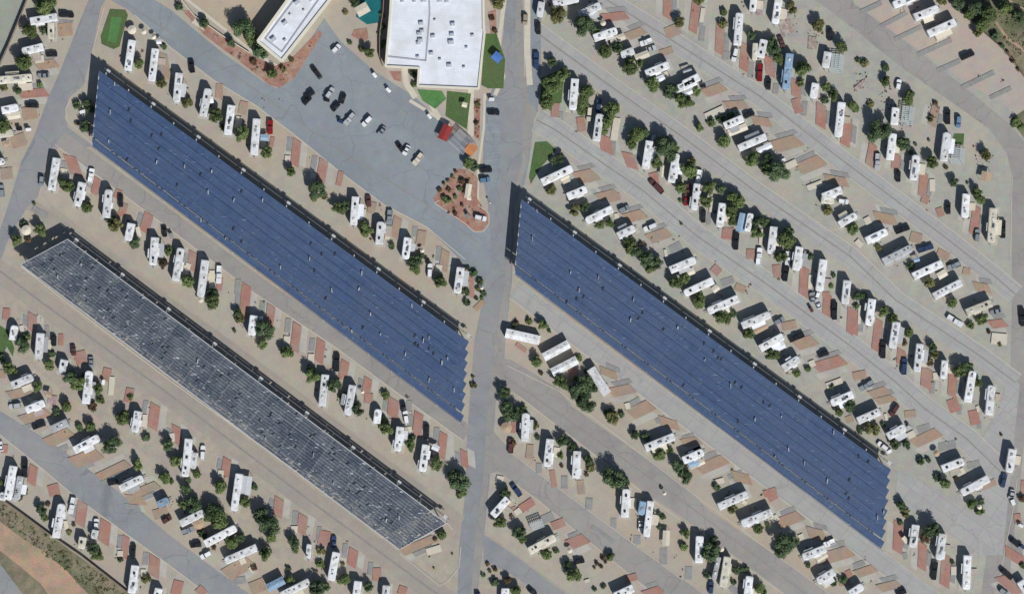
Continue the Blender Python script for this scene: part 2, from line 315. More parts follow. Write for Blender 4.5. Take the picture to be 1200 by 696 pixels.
sheet('worn_lane', [[(604, -20), (604, 60), (612, 110), (612, 190), (596, 240), (592, 330), (580, 400), (572, 470), (566, 560), (556, 640), (550, 720), (557, 720), (561, 670), (565, 640), (572, 560), (579, 470), (590, 410), (598, 330), (602, 240), (618, 190), (624, 130), (613, 60), (612, -20)]], 'asphalt_brown', .055)
BAY = MB()
def bays(a, b, n, dx, dy):
    for i in range(n + 1):
        t = i / n; x, y = a[0] + (b[0] - a[0]) * t, a[1] + (b[1] - a[1]) * t; BAY.poly([W(*p) for p in strip([(x, y), (x + dx, y + dy)], .38)], .092)
bays((393, 60), (500, 148), 16, -9, 11); bays((354, 100), (466, 192), 17, 8, -10); bays((588, 122), (587, 212), 11, -17, 1)
o_ = obj('bay_markings', fixn(BAY.mesh('bay_markings', 'bay_paint')), kind='structure')
obj('kerb', fixn(KB.mesh('kerb', 'kerb')), kind='structure')
sheet('pavement', [strip([(592, -5), (585, 45), (584, 70), (590, 90), (580, 112)], 5), strip([(568, 110), (567, 150), (560, 200), (560, 250)], 3), strip([(552, 100), (552, 150), (551, 160)], 7),
                   strip([(213, -5), (295, 60), (325, 78)], 3.5), strip([(500, 112), (505, 122), (515, 140)], 6), strip([(474, 80), (476, 98), (487, 115)], 7),
                   strip([(618, -20), (618, 60), (621, 100)], 7), strip([(480, 118), (520, 142), (555, 180)], 4), [(224, 27), (232, 20), (240, 37)]], 'concrete_pale', .0905)
sheet('red_bed', [[(535, 198), (548, 199), (560, 209), (559, 232), (573, 254), (574, 262), (567, 271), (556, 272), (510, 239), (508, 232)],
                  [(213, 12), (222, 13), (293, 64), (320, 78), (338, 73), (374, 36), (378, 40), (344, 93), (328, 103), (316, 100), (275, 68), (240, 42)],
                  [(415, 35), (430, 33), (432, 45), (425, 50), (412, 42)], [(572, 15), (581, 12), (582, 38), (575, 40)], [(555, 116), (563, 116), (562, 165), (556, 160)],
                  [(456, 84), (470, 84), (470, 96), (462, 94)]], 'red_gravel', .1015)
sheet('putting_green', [[(129, 11), (147, 12), (150, 18), (140, 55), (133, 58), (119, 52), (118, 43)]], 'turf', .1035)
sheet('green_centre', [[(131, 20), (143, 21), (136, 51), (126, 48)]], 'turf_bright', .12)
sheet('lawn', [[(568, 40), (582, 40), (592, 70), (590, 104), (572, 104), (564, 100)], [(524, 107), (552, 110), (547, 152), (522, 136)],
               [(627, 167), (641, 166), (652, 176), (634, 196), (622, 216), (620, 208)], [(634, 92), (662, 80), (658, 120), (646, 131), (633, 120)],
               [(-2, 380), (10, 388), (17, 408), (15, 418), (8, 406), (0, 423)], [(1118, 157), (1130, 157), (1129, 170), (1116, 169)]], 'turf', .1025)
sheet('bright_lawn', [[(489, 105), (518, 107), (523, 116), (510, 128), (495, 118)]], 'turf_bright', .11)
sheet('pool_water', [[(425, -10), (449, -10), (443, 27), (430, 29), (417, 20), (422, 0)]], 'pool_water', .13)
SURVEY = '''
@0,0
R 222 158 408 125 60;R 365 165 365 280 45 c;C 415 108 525 112 k;T 330 45 75 g;T 215 225 55 g;T 310 220 30 d;P 410 215 510 205 90 o;P 405 150 515 160 25 g
R 165 370 310 335 55;T 180 440 72 g;C 325 385 405 385 k;P 245 425 310 415 50 c;P 250 465 400 445 60 o;R 0 570 230 550 60 c;P 140 618 230 610 50 c;C 265 535 350 530 g;T 30 620 30 y;T 125 640 30 d;T 280 600 25 g;P 130 665 330 650 60 r
U 932 215 32;R 935 290 905 500 50;T 990 455 42 g;U 1015 228 20;R 1098 350 1072 575 48;U 1085 265 18;T 1150 330 24 d;T 1140 590 45 y;P 1150 380 1180 560 50 o;A 1105 300 1140 300 30 w
@1,0
T 60 50 30 d;T 240 170 40 d;T 430 310 38 d;T 510 210 80 d;T 560 275 55 g;T 640 360 65 d;T 720 530 42 g;C 145 425 155 515 k;R 65 520 45 720 48;C 985 460 1065 565 k;C 945 690 1010 645 k;C 1095 690 1145 620 s;R 270 630 232 820 58;C 1140 370 1190 320 w;P 345 590 340 690 50 o;T 790 490 25 y;T 850 420 20 y;T 590 440 26 r
@2,0
T 290 190 25 d;T 270 240 20 d;T 195 370 42 g;T 140 350 22 y;T 95 25 35 d;T 60 300 18 g;T 30 90 20 y;C 222 515 245 545 w;C 315 620 345 650 w;A 110 95 190 50 75 c;A 455 395 470 468 46 b;T 1110 30 45 y;T 505 525 28 d;T 515 600 24 g;A 1070 385 1120 430 60 y;A 980 170 1010 210 40 g;T 290 110 24 d;T 300 300 20 d;T 1060 130 20 r;T 1080 220 20 r;T 280 330 18 g
@3,0
R 290 35 465 -5 50;T 320 110 62 y;R 208 20 192 125 45;C 185 160 185 245 k;C 172 370 170 485 b;R 475 110 620 45 60;T 500 185 82 d;T 590 225 40 d;U 640 168 20;P 640 130 810 110 60 r;R 575 275 735 220 75;A 690 295 790 258 45 c;T 650 365 58 g;T 740 340 45 d;R 765 395 855 360 60;C 900 315 985 285 w;A 865 415 960 378 48 c;C 940 355 1012 335 s;T 830 475 62 g;T 900 450 35 g
R 940 525 1100 460 58;A 1000 575 1070 545 40 w;T 985 600 58 g;T 1110 650 60 d;P 810 260 930 215 60 o;P 1040 380 1130 350 50 o;T 270 610 70 g;T 355 540 55 g;T 230 680 40 g;R 442 560 425 776 65;T 525 655 60 g;P 1095 -60 1090 130 60 r;P 1080 240 1180 200 80 o;T 1180 160 40 y;R 1145 640 1290 575 55;T 1180 700 45 g;T 1290 640 40 g;T 280 440 36 d;C 95 100 90 180 t
@4,0
P 100 -20 70 230 60 r;P 140 190 130 290 40 g;P 145 60 130 160 30 c;P 265 180 255 380 60 r;P 310 360 300 420 45 g;T 285 90 30 g;T 285 175 34 y;R 397 100 380 322 52;C 378 340 355 435 w;P 440 310 430 500 65 r;P 485 440 475 550 40 g;R 500 -60 487 85 45;R 680 -60 645 172 50;T 760 60 45 y;T 475 250 38 d;R 507 310 500 432 35 c;R 568 285 542 410 58;T 625 300 45 d;T 640 350 50 d;T 670 420 46 g;C 680 260 710 340 m;P 600 400 620 540 60 r;C 546 445 538 580 r;C 605 550 600 635 k;R 748 385 720 632 60 b;T 840 490 62 g;T 830 580 30 g;P 790 560 800 690 65 r;P 660 590 650 660 40 g
T 950 185 45 y;C 1038 205 1032 290 k;R 1017 370 998 482 55;L 1090 385 1075 520 88;T 1105 330 48 g;R 930 590 912 695 50;T 1010 610 35 g;T 1060 680 45 g;R 0 600 112 545 60;A 10 665 105 620 42 w;C 115 612 170 603 k;P 150 660 290 610 70 o;T 110 5 45 y;P 550 10 545 110 60 m;P 700 110 745 240 90 m;P 915 260 910 350 60 m;T 20 690 30 g;A 0 510 60 490 20 g
@5,0
R 275 45 420 -15 55;R 425 130 590 65 55;R 520 245 710 160 55;P 450 390 690 280 35 g;P 590 500 750 430 35 g;C 745 420 855 370 k;P 760 620 990 510 35 g;P 190 190 380 90 30 g;P 290 280 480 190 30 g;P 960 690 1110 620 30 g;P 50 90 200 20 35 g;T 35 430 22 g;T 80 450 30 y;T 225 480 28 d;T 225 575 40 g;C 322 565 310 630 w;T 390 670 42 g;P 35 590 60 620 90 m
T 730 30 50 d;T 850 60 62 d;T 940 110 72 g;T 900 185 58 g;T 870 235 35 y;T 995 260 34 d;T 810 110 46 g;T 620 5 40 y;T 1080 370 18 r;T 1120 430 20 r;T 1160 490 18 r;T 1045 330 20 d;T 1150 120 50 d;T 1060 60 55 g
@0,1
R 20 85 135 62 55;C 180 45 275 50 k;A 45 130 150 115 48 c;P 160 110 260 90 90 o;T 25 190 65 g;R 0 252 97 240 50 c;C 110 215 165 212 k;C 172 220 228 215 w;P 80 310 180 280 90 o;A 35 320 70 320 50 t;R -20 455 38 435 45;P 10 530 90 520 80 o;C 12 605 18 690 g;R 405 420 370 642 55;C 298 545 290 610 g;P 490 400 540 540 80 r;P 430 515 470 520 35 c;T 465 600 55 g;T 500 615 38 d
C 650 490 635 592 w;P 690 560 660 670 50 r;R 585 590 550 755 60;R 772 640 752 835 65;P 840 640 820 700 50 r;C 555 100 605 85 w;T 545 45 32 d;T 540 175 16 r;T 610 30 36 d;T 600 190 42 d;T 635 80 36 d
@1,1
C 47 -50 40 35 w;T 120 30 42 y;A 255 15 305 10 45 w;T 310 120 58 g;R 432 50 405 255 52;P 520 20 500 110 60 o;P 485 125 475 195 45 c;T 500 250 58 g;T 375 200 28 d;R 610 145 590 395 52;C 702 150 700 250 r;A 635 272 690 278 45 b;T 670 375 50 g;P 720 270 705 340 30 r;T 842 515 40 g;P 840 270 830 370 40 g;P 890 290 870 470 60 r;P 825 400 820 450 40 c;P 1015 400 1000 500 40 g;P 1080 430 1050 590 65 r;T 1035 640 66 d;P 1005 520 1000 560 38 c;P 1200 510 1180 610 40 r
C 935 40 985 -15 k;C 1075 5 1120 15 k;P 700 -20 700 20 0 r
@2,1
C 25 180 92 108 s;C -60 80 -20 35 k;C 150 190 212 128 w;C 262 258 308 200 g;C 395 315 435 370 k;C 440 395 475 330 w;C 508 462 570 388 c;C 605 105 632 140 w;C -30 150 20 170 b;A 755 190 708 290 72 r;L 790 258 895 352 120;A 882 335 938 378 80 o;T 900 455 42 g;T 935 480 34 d;T 805 510 14 r;T 780 545 14 d;T 750 575 14 d;T 722 595 14 g;T 690 640 18 r;T 760 640 22 r;T 800 690 18 g;T 850 580 26 r;T 830 630 20 g;A 900 600 885 700 42 c
C 975 505 1060 498 k;C 972 575 1048 565 u;C 1028 95 1112 100 k;C 1050 5 1060 5 w;A 850 40 885 50 35 c;T 960 40 20 y;T 950 170 20 r;C 0 30 20 -30 k;C 190 680 195 760 m;T 65 640 0 d
@3,1
T 235 40 48 g;T 265 20 40 g;P 310 30 300 130 55 r;P 345 90 345 150 30 g;T 500 30 52 g;T 490 85 42 g;C 548 50 538 165 c;C 612 0 602 95 b;R 617 110 590 298 55;T 690 90 58 g;T 660 170 48 g;T 645 225 34 g;T 735 70 36 g;P 740 135 715 290 50 c;P 480 130 495 230 60 r;P 650 260 670 380 80 r;P 712 300 705 400 40 g;T 875 250 68 g;T 925 235 45 d;T 835 320 44 g;R 965 300 935 495 58;C 1005 250 960 335 s;P 810 380 850 490 70 r
T 1065 330 85 d;T 1110 400 58 d;T 1020 445 48 g;T 1140 340 40 g;A 1057 470 1050 552 24 c;R 1152 390 1117 588 50;C 968 570 1062 665 m;P 990 520 1010 600 60 r;T 1185 630 50 g;R 210 590 420 490 52;T 270 640 38 y;P 450 560 590 530 90 o;R 390 690 522 635 60;P 600 695 740 660 60 o;T 340 420 35 d;T 290 440 30 d;A 340 570 400 540 26 c
@4,1
T 20 30 58 g;P 160 130 290 70 52 c;T 120 200 36 g;T 200 165 34 g;T 270 145 34 d;T 335 118 30 d;P 300 50 450 40 60 o;R 290 195 420 140 52;A 320 245 450 195 50 c;C 430 130 502 95 k;T 285 300 52 g;P 490 150 620 170 60 o;R 390 350 582 268 48;A 520 372 622 325 40 w;T 490 425 58 g;T 590 420 48 d;T 665 520 92 d;T 600 490 55 g;C 685 440 720 425 w;P 725 480 800 445 48 c;P 640 340 820 290 90 o;P 810 500 980 430 90 o;P 800 440 930 380 40 g
P 875 630 980 590 40 c;R 980 692 1112 640 60;P 1000 560 1160 590 60 o;T 40 500 62 g;T 60 440 35 y;C 122 500 102 600 w;T 190 625 55 g;R 98 600 75 782 45;C 42 600 30 690 m;T 270 640 40 d;T 350 690 50 g;R 1112 30 1087 268 58;P 975 40 970 200 70 r;P 1160 130 1140 330 70 r;T 1185 45 38 g;T 1000 10 30 d;P 790 0 820 100 60 r;P 860 20 850 120 40 g
@5,1
T 10 70 34 g;T 190 220 80 d;T 130 270 48 d;R 272 248 250 430 55;T 348 320 52 d;P 140 320 110 470 60 r;C 172 385 165 500 s;P 310 390 290 500 60 r;C 316 508 312 585 k;R 292 65 280 185 50;L 385 55 370 190 85;T 380 15 42 g;R 435 398 415 572 60;T 400 375 20 g;T 538 450 50 g;P 500 520 480 690 60 r;T 705 590 38 d;P 580 60 550 190 60 o;T 545 140 25 y;T 575 35 22 r;C 662 75 660 180 k;C 740 120 735 205 u
R 652 240 627 438 62;L 735 345 725 462 92;T 930 395 44 y;A 935 515 920 580 72 t;R 787 670 775 835 50;T 865 650 38 g;P 555 565 555 650 40 c;T 120 40 26 y;T 800 590 12 g;T 530 290 12 d;T 435 320 14 d;T 650 480 18 y;T 1150 160 34 g;T 1180 200 30 g;T 1130 190 22 g
@0,2
T 620 65 48 g;T 820 195 56 y;T 790 150 34 d;C 852 -20 850 65 k;P 880 40 850 130 50 r;R 930 180 905 302 55;T 955 320 46 d;A 970 205 985 275 30 c;P 1050 110 1010 240 70 r;R 1095 280 1080 472 68;C 1155 200 1160 275 k;T 1150 465 38 r;T 1190 380 34 g;U 190 228 36;T 120 300 45 g;T 290 235 46 g;T 170 190 26 d;T 200 290 26 r;T 240 40 14 d;P 230 70 330 130 40 g
@1,2
R 77 355 40 580 50;P 130 460 105 530 38 c;T 125 590 52 g;P 160 380 150 510 60 r;C 345 470 338 608 w;R 248 440 215 692 55;T 300 675 46 d;P 350 560 340 650 40 r;P 292 510 290 640 38 c;P 535 610 515 830 68 r;P 475 570 470 680 40 g;C 0 235 10 290 g;T 1010 5 26 g;T 1080 -10 24 y;T 1185 80 50 g
@2,2
R 102 -5 88 190 48;T 175 215 56 g;T 30 60 40 d;P 225 30 205 110 55 o;P 160 80 150 130 35 c;C 345 85 335 185 g;R 280 170 268 325 55;P 400 140 370 280 60 o;P 330 200 325 290 35 c;T 355 340 26 d;R 470 280 450 430 55;T 520 440 50 d;T 520 500 46 g;T 560 400 28 d;P 570 230 555 330 65 o;P 520 200 515 270 40 g;U 570 370 16;C 612 430 605 470 k;C 625 460 620 560 w;P 690 470 680 520 45 c;P 735 370 715 510 60 o;P 690 340 680 440 40 g
T 705 590 50 g;R 840 490 815 668 52;T 870 660 32 d;T 930 530 32 d;T 970 590 28 g;T 890 490 16 d;U 988 632 14;T 1000 670 24 d;P 900 510 900 690 70 r;C 935 130 1020 150 w;C 875 110 905 140 g;T 750 20 30 g;T 800 110 18 r;T 720 0 22 d;A 885 0 915 5 30 c;T 850 50 14 r;U 1045 35 8;T 960 640 18 y
@3,2
T 440 85 42 y;T 510 65 38 d;R 520 165 702 78 50;T 610 195 36 g;T 685 182 36 g;C 750 95 825 62 g;P 720 130 750 125 35 c;R 742 270 860 212 60;T 820 335 58 g;T 865 375 46 d;P 800 145 930 110 70 o;C 925 225 1018 185 w;P 960 290 1100 240 75 o;T 945 430 58 d;T 1015 455 50 d;T 970 500 38 g;T 905 320 20 r;P 1070 390 1090 385 50 c;P 1110 370 1190 330 60 g;R 1110 508 1285 435 52;T 1150 605 52 g;T 1190 180 12 g;T 1185 20 16 g;P 680 10 760 -10 50 o
@4,2
C 22 -20 20 55 r;T 160 20 46 g;C 147 85 142 175 k;P 205 0 195 100 20 c;R 277 40 255 205 50;T 350 95 56 g;T 385 30 55 g;T 350 160 36 g;P 320 210 315 290 80 r;C 380 245 370 365 k;A 428 110 398 240 58 b;R 474 110 450 235 42;T 530 175 54 d;T 520 255 48 g;T 590 170 34 g;P 553 220 548 330 25 c;R 637 205 615 392 62;C 542 350 530 475 w;P 480 360 475 430 60 r;T 720 300 74 g;T 680 405 50 g;T 740 240 40 d;P 660 470 670 560 60 r;C 732 480 715 585 k;C 742 375 735 472 w
R 817 345 790 508 55;P 860 490 850 690 70 r;T 890 410 30 d;R 985 435 955 655 58;T 1060 545 20 d;T 1045 620 22 g;R 1152 580 1135 745 55;P 1010 660 1010 700 50 r;C 905 670 915 730 g;A 30 530 80 510 45 c;T 10 560 40 g;R 10 672 210 580 50;A 210 655 250 625 40 c;R 175 796 385 706 52;P 210 485 260 530 60 r;P 370 620 440 650 50 o;P 270 600 360 570 50 g;T 120 690 40 g;R 970 15 1060 25 45 c;C 1090 20 1165 30 w;R 1095 190 1215 120 48;T 1020 90 34 y;T 1185 215 48 g
T 470 440 0 g;P 190 100 180 190 30 g;P 900 540 895 640 30 c
@5,2
T 10 215 26 y;R 85 302 230 235 50;T 180 350 25 y;R 205 450 402 352 68 g;C 293 240 392 205 k;P 150 130 300 160 70 o;P 80 170 120 150 50 c;P 400 270 480 290 70 o;C 450 372 560 338 b;R 415 552 617 460 55;A 590 555 650 520 50 c;T 400 475 34 d;T 530 595 45 y;C 662 495 752 462 g;R 560 692 752 592 50;P 590 380 670 420 60 o;P 770 510 820 520 50 o;C 665 30 665 115 k;T 890 10 40 g;P 870 60 840 260 60 r;R 977 75 960 312 75 c;C 1050 115 1048 325 k;C 872 220 866 305 g;T 20 690 40 d;T 70 690 30 g;P 480 0 530 20 60 r;P 600 70 620 130 50 r;P 850 620 960 640 60 o;A 420 440 460 430 30 b;P 20 300 60 340 40 c
@0,3
R 112 200 95 302 50;T 160 335 55 d;T 190 280 30 g;P 230 120 225 240 62 r;R 292 255 277 432 55;C 382 270 380 345 k;T 360 475 42 g;T 370 400 28 d;P 430 260 430 340 35 r;R 460 440 440 532 58;T 500 560 58 d;T 560 600 55 g;T 600 560 30 g;P 560 380 580 470 80 r;C 515 345 520 405 m;R 635 520 610 745 55;C 642 420 640 500 g;C 732 572 726 622 w;T 690 650 42 g;P 760 500 740 590 60 r;P 920 640 900 740 60 r;P 50 80 40 160 50 r;T 60 500 50 g;T 100 530 30 g;R 90 620 237 560 60;T 265 630 38 g;P 60 692 210 660 60 o;P -10 540 40 540 60 o
T 20 430 30 d;P 150 200 160 250 30 c;P 330 200 340 280 30 g;T 40 650 0 g;P 790 560 780 690 40 c;A 330 680 370 690 40 m
@1,3
U 215 20 22;T 295 35 60 g;T 470 110 36 d;T 490 160 32 y;T 448 240 16 g;R 590 130 572 267 58;T 665 230 74 d;T 650 320 42 g;P 710 60 690 200 60 r;P 650 30 640 110 40 g;P 892 190 870 380 62 r;P 820 275 815 325 45 c;T 820 390 52 g;P 830 150 820 250 40 g;P 1060 300 1040 460 62 r;P 990 400 988 450 45 c;P 1000 290 990 380 40 g;T 1005 560 58 g;T 1075 560 30 d;R 1090 545 1068 762 50;C 1172 395 1165 525 k;T 1150 620 56 d;T 990 510 36 d;A 625 150 650 150 25 w;P 1195 540 1190 580 30 r
@2,3
P 30 450 10 560 60 r;P 190 570 170 700 60 r;R 82 620 45 825 50;T 120 790 50 d;T 310 690 34 g;U 150 665 14;T 930 620 24 y;T 1145 670 46 d;T 885 40 28 d;T 950 10 16 d;P 1000 30 940 90 40 o;T 925 560 12 y;T 990 5 16 g;T 10 690 30 g
@3,3
M -45 252 195 305 66;M 222 424 400 328 62;M 280 530 457 440 62;M 553 500 668 680 66;T 220 200 42 g;T 175 450 46 g;T 345 605 56 g;T 505 620 75 d;T 440 660 58 d;T 450 570 20 g;P 430 500 430 590 70 r;T 205 535 16 r;T 470 430 26 g;T 265 240 16 g;P 620 510 740 560 50 o;P 690 675 850 640 70 o;T 30 180 22 r;T 120 170 26 g;P 30 330 100 380 30 r;T 580 640 30 d;T 10 200 20 d;T 520 520 18 g
@4,3
T 110 40 46 g;T 280 145 60 g;T 350 120 32 d;R 415 202 610 120 50;T 460 265 46 g;A 500 245 590 198 45 t;C 642 185 712 150 g;P 700 210 800 190 60 o;R 540 362 700 275 50;A 650 362 715 332 48 w;T 622 410 52 g;C 748 305 852 262 k;P 790 340 930 300 80 o;R 700 502 815 430 72;C 950 412 1025 390 k;P 930 500 1130 440 80 r;T 800 535 30 g;T 880 510 26 g;P 890 475 930 460 45 c;P 1010 625 1120 585 40 c;R 1038 745 1190 680 55;C 940 20 960 75 s;C 890 65 915 110 m;P 1020 -20 1010 130 60 r;C 1068 35 1065 160 k;P 1185 80 1175 260 50 r;T 1050 630 20 g;C 955 -40 940 10 w
@5,3
R 127 15 102 198 70;P 45 60 40 190 20 c;T 205 110 46 g;T 265 150 42 g;T 20 65 24 d;P 10 90 0 260 60 r;P 180 160 155 380 60 r;R 297 175 267 358 52;C 210 310 205 430 k;T 385 250 38 g;R 462 328 440 522 48;C 360 430 352 545 b;P 340 370 330 480 60 r;T 550 350 36 d;T 570 405 34 y;T 540 460 28 r;P 520 500 510 640 80 r;R 637 445 625 572 45;T 745 510 56 g;T 800 490 40 d;R 832 520 795 735 52;T 870 610 36 g;R 965 620 945 825 62;P 700 540 690 700 60 r;P 575 530 580 580 35 c;R 790 110 965 40 60 c;T 820 205 30 g;T 905 150 46 g;C 960 115 1040 88 g;P 960 195 1070 180 60 r;C 660 135 765 200 w;T 690 40 42 g;C 560 10 600 -10 w;C 1182 80 1190 205 k;T 950 245 18 r;T 1030 330 16 y;P 970 290 1080 300 80 c;C 45 650 140 595 g;P 0 560 90 540 60 o;P 120 690 240 650 60 o;T 360 320 28 r;P 560 590 550 680 35 g
@0,4
R 190 97 320 45 50;C 65 75 150 60 s;P 150 170 340 110 70 o;R 370 232 482 180 72 g;C 230 222 322 190 k;T 470 70 44 g;T 400 110 30 d;P 330 330 500 250 80 o;R 530 378 702 287 55;T 640 215 44 g;T 560 220 28 d;T 795 345 72 d;P 510 470 700 400 90 o;P 690 570 900 470 60 o;R 850 648 1010 570 50;T 975 475 44 g;C 760 612 832 600 k;P 930 695 1110 620 60 o;P 1095 60 1070 230 72 r;P 1020 130 1020 200 35 c;R 977 105 952 250 55;T 870 150 58 g;T 1030 290 34 d;T 1160 575 46 g;T 655 75 34 r;T 710 30 30 g;R 102 490 60 722 55;R 152 560 125 722 42 g;C 180 440 175 575 k;P 240 490 220 620 60 r;P 370 620 390 700 80 r;P 40 340 30 400 40 r;T 175 670 28 d;T 15 610 26 g;C 0 320 10 385 w;P 340 20 400 30 60 m;P 410 380 480 350 35 g;P 570 500 660 470 40 g;T 1185 340 46 d;T 920 10 24 g;P 1030 30 1010 120 35 g
@1,4
R 132 300 107 560 58;R 177 395 160 508 40;T 190 545 38 g;C 230 345 225 448 w;P 40 210 50 340 60 r;T 40 445 48 g;T 125 590 28 d;T 110 650 46 d;P 400 440 380 560 60 r;P 355 520 352 570 40 c;T 350 635 50 g;R 487 545 450 800 50;A 545 560 528 690 68 g;T 590 640 26 d;T 530 735 44 g;P 10 260 15 320 35 c;T 5 600 20 g
@2,4
R 262 90 250 190 48;T 325 225 56 g;T 290 165 32 d;P 370 20 360 150 76 r;P 195 -20 190 50 60 r;C 433 45 438 105 k;C 447 100 462 190 w;R 417 215 395 382 64;T 482 345 46 g;T 500 290 28 d;P 470 215 480 270 48 c;P 547 120 530 280 66 r;C 605 175 598 325 k;R 597 340 570 525 64;A 640 350 688 372 40 w;T 670 465 52 g;P 720 260 700 440 58 r;P 860 380 870 500 50 r;T 830 595 76 d;T 790 540 40 d;T 850 670 40 g;T 1165 80 52 d;T 1170 140 40 d;U 1160 220 40 t;P 675 220 660 330 40 g;T 1150 680 44 d;P 1090 580 1140 590 50 c;C 1190 400 1195 300 m;P 480 30 470 110 40 g
@3,4
R 97 120 90 312 60;T 30 120 55 d;T 75 95 34 d;T 160 205 34 y;T 180 290 20 d;R 268 300 245 492 58;T 352 310 46 d;T 345 420 26 g;R 457 385 447 572 58;T 415 350 40 d;T 530 445 38 d;T 548 500 34 y;T 525 550 18 r;T 715 570 84 d;T 785 600 42 d;R 803 650 790 845 52;T 525 50 70 d;T 480 20 34 d;T 705 150 50 y;T 770 130 26 d;T 680 110 34 d;P 830 130 980 60 90 o;P 795 75 830 65 45 c;P 830 60 900 20 40 g;P 1040 170 1170 210 60 o;T 865 270 38 d;T 935 285 34 d;R 935 362 1138 280 58;T 1035 410 46 g;T 1110 385 26 g;T 1165 490 52 d;P 130 340 120 440 50 o;P 190 470 190 540 40 g;C 0 620 60 700 b;P 370 560 370 650 45 g;T 1050 640 14 d;U 1070 680 14;P 280 520 300 640 40 r;T 350 490 14 r;P 1010 180 1080 150 40 g;P 480 590 490 690 50 o;P 10 180 10 260 30 r;T 5 330 30 r;T 420 620 0 d
@4,4
R 0 450 142 388 60;A 40 485 110 462 45 b;A 100 480 150 455 35 c;T 10 555 56 d;P 110 520 300 440 80 o;P 150 430 240 395 40 g;P 350 560 480 590 70 o;P 0 330 120 310 60 o;T 240 640 30 d;P 320 570 420 530 35 g;T 1095 115 36 g;T 1170 70 46 d;P 1150 170 1200 150 50 o;P 220 610 290 590 40 c;P 570 690 660 660 50 r;P 0 300 80 270 40 g
@5,4
R 25 172 178 105 50;T 130 225 55 y;T 50 245 28 d;C 262 140 312 60 m;R 235 282 355 215 55;C 370 200 410 235 s;T 290 335 40 d;T 370 340 36 d;P 380 285 430 260 48 c;P 420 335 600 250 76 o;P 450 240 540 210 50 g;C 172 325 240 375 w;R 618 508 767 452 52;T 590 570 30 d;T 640 615 44 g;T 472 455 30 d;P 600 360 720 335 60 g;U 580 400 24 t;T 525 450 22 d;R 752 678 942 575 52;P 730 545 780 520 45 c;P 690 20 720 110 76 r;P 840 100 860 200 70 r;P 885 180 885 230 30 g;P 750 60 745 130 30 g;R 1112 370 1085 532 55;C 1065 545 1045 640 b;C 1120 655 1105 730 s;T 1040 270 12 r;P 1195 590 1190 680 30 r;P 900 640 1000 600 50 o;P 800 490 890 470 50 g;P 160 40 290 10 50 o;P 360 130 440 120 50 o;P 870 70 880 110 20 c;P 220 150 240 145 50 c;C 235 395 265 380 w;T 210 200 20 d;T 720 580 18 r
@0,5
T 300 100 40 d;T 318 155 28 g;R 442 60 400 292 70;C 522 15 497 130 w;P 585 50 560 210 72 r;T 488 262 20 y;T 520 205 16 r;R 590 290 575 372 50 c;C 680 165 678 235 w;R 678 240 665 302 44;P 745 180 730 340 76 r;T 665 370 44 d;T 690 425 46 g;R 957 490 930 682 60;C 942 335 935 450 k;P 890 290 870 440 50 r;P 850 280 840 370 40 g;P 845 390 845 430 40 c;T 850 455 20 d;P 1090 430 1080 570 76 r;T 1035 590 32 y;R 1122 650 1100 760 70;P 1030 400 1020 490 40 g;P 890 25 1020 40 60 o;R 1115 65 1190 30 50 b;C 1145 190 1205 150 m;P 1080 140 1180 110 70 o;T 145 20 22 r;T 340 60 18 r;P 1010 520 1010 570 40 c;P 460 180 470 240 30 c;R 30 -20 20 30 45;C 100 10 110 40 s
@1,5
R 75 197 237 115 50;T 160 60 60 d;T 85 70 34 g;T 300 120 70 d;T 350 170 72 g;T 270 160 40 g;U 200 200 38 t;C 82 265 165 232 g;C 138 352 218 345 k;T 225 275 34 d;R 248 338 462 225 55;T 430 325 52 g;T 492 295 42 d;C 212 438 288 398 w;T 305 370 20 r;R 390 458 607 362 50;T 670 415 56 g;P 390 560 560 460 100 o;P 560 530 600 500 45 c;T 590 510 22 r;T 640 140 60 d;T 690 210 82 d;T 710 300 42 g;P 765 20 750 150 66 r;P 935 140 915 270 68 r;P 870 215 870 265 45 c;T 870 325 48 d;T 885 385 26 g;R 977 340 970 440 34;P 880 110 870 200 40 g;P 1090 250 1070 350 80 r;P 1050 220 1040 320 35 g;C 1150 285 1145 370 b;T 1060 390 32 y;T 1055 485 32 g;R 1167 398 1130 592 52;T 1195 600 28 g;M 685 650 800 590 60 b;T 845 585 36 g;T 830 515 22 d;R 778 702 977 602 50;T 1030 650 60 d;T 1090 640 36 d;P 560 660 660 620 90 o;P 60 600 35 700 72 r;P 190 650 240 700 60 r;P 420 610 530 590 50 g;P 180 250 230 230 40 r
@2,5
P 430 400 660 300 60 o;R 1065 140 1172 20 58;T 1110 195 48 g;T 705 275 42 g;T 660 305 16 r;T 1030 485 16 r;T 1078 518 20 r;T 1000 560 18 d;T 1045 530 14 y;T 1170 590 36 r;R 1152 650 1150 760 52;T 1080 610 34 d;T 30 590 44 g;R 120 600 105 720 58;T 190 640 40 d;R 320 630 310 740 52;P 90 380 70 500 68 r;P 250 510 250 600 60 r;P 440 640 420 700 60 r;P 30 340 20 440 35 g;P 210 470 200 560 35 g;P 600 400 700 370 50 c;T 620 430 8 y;T 780 410 8 d;T 650 510 8 y;C 960 680 965 760 b;T 10 480 16 y;A 1170 60 1195 40 40 t;T 1190 140 16 r;T 830 5 20 d;T 730 205 0 g
@3,5
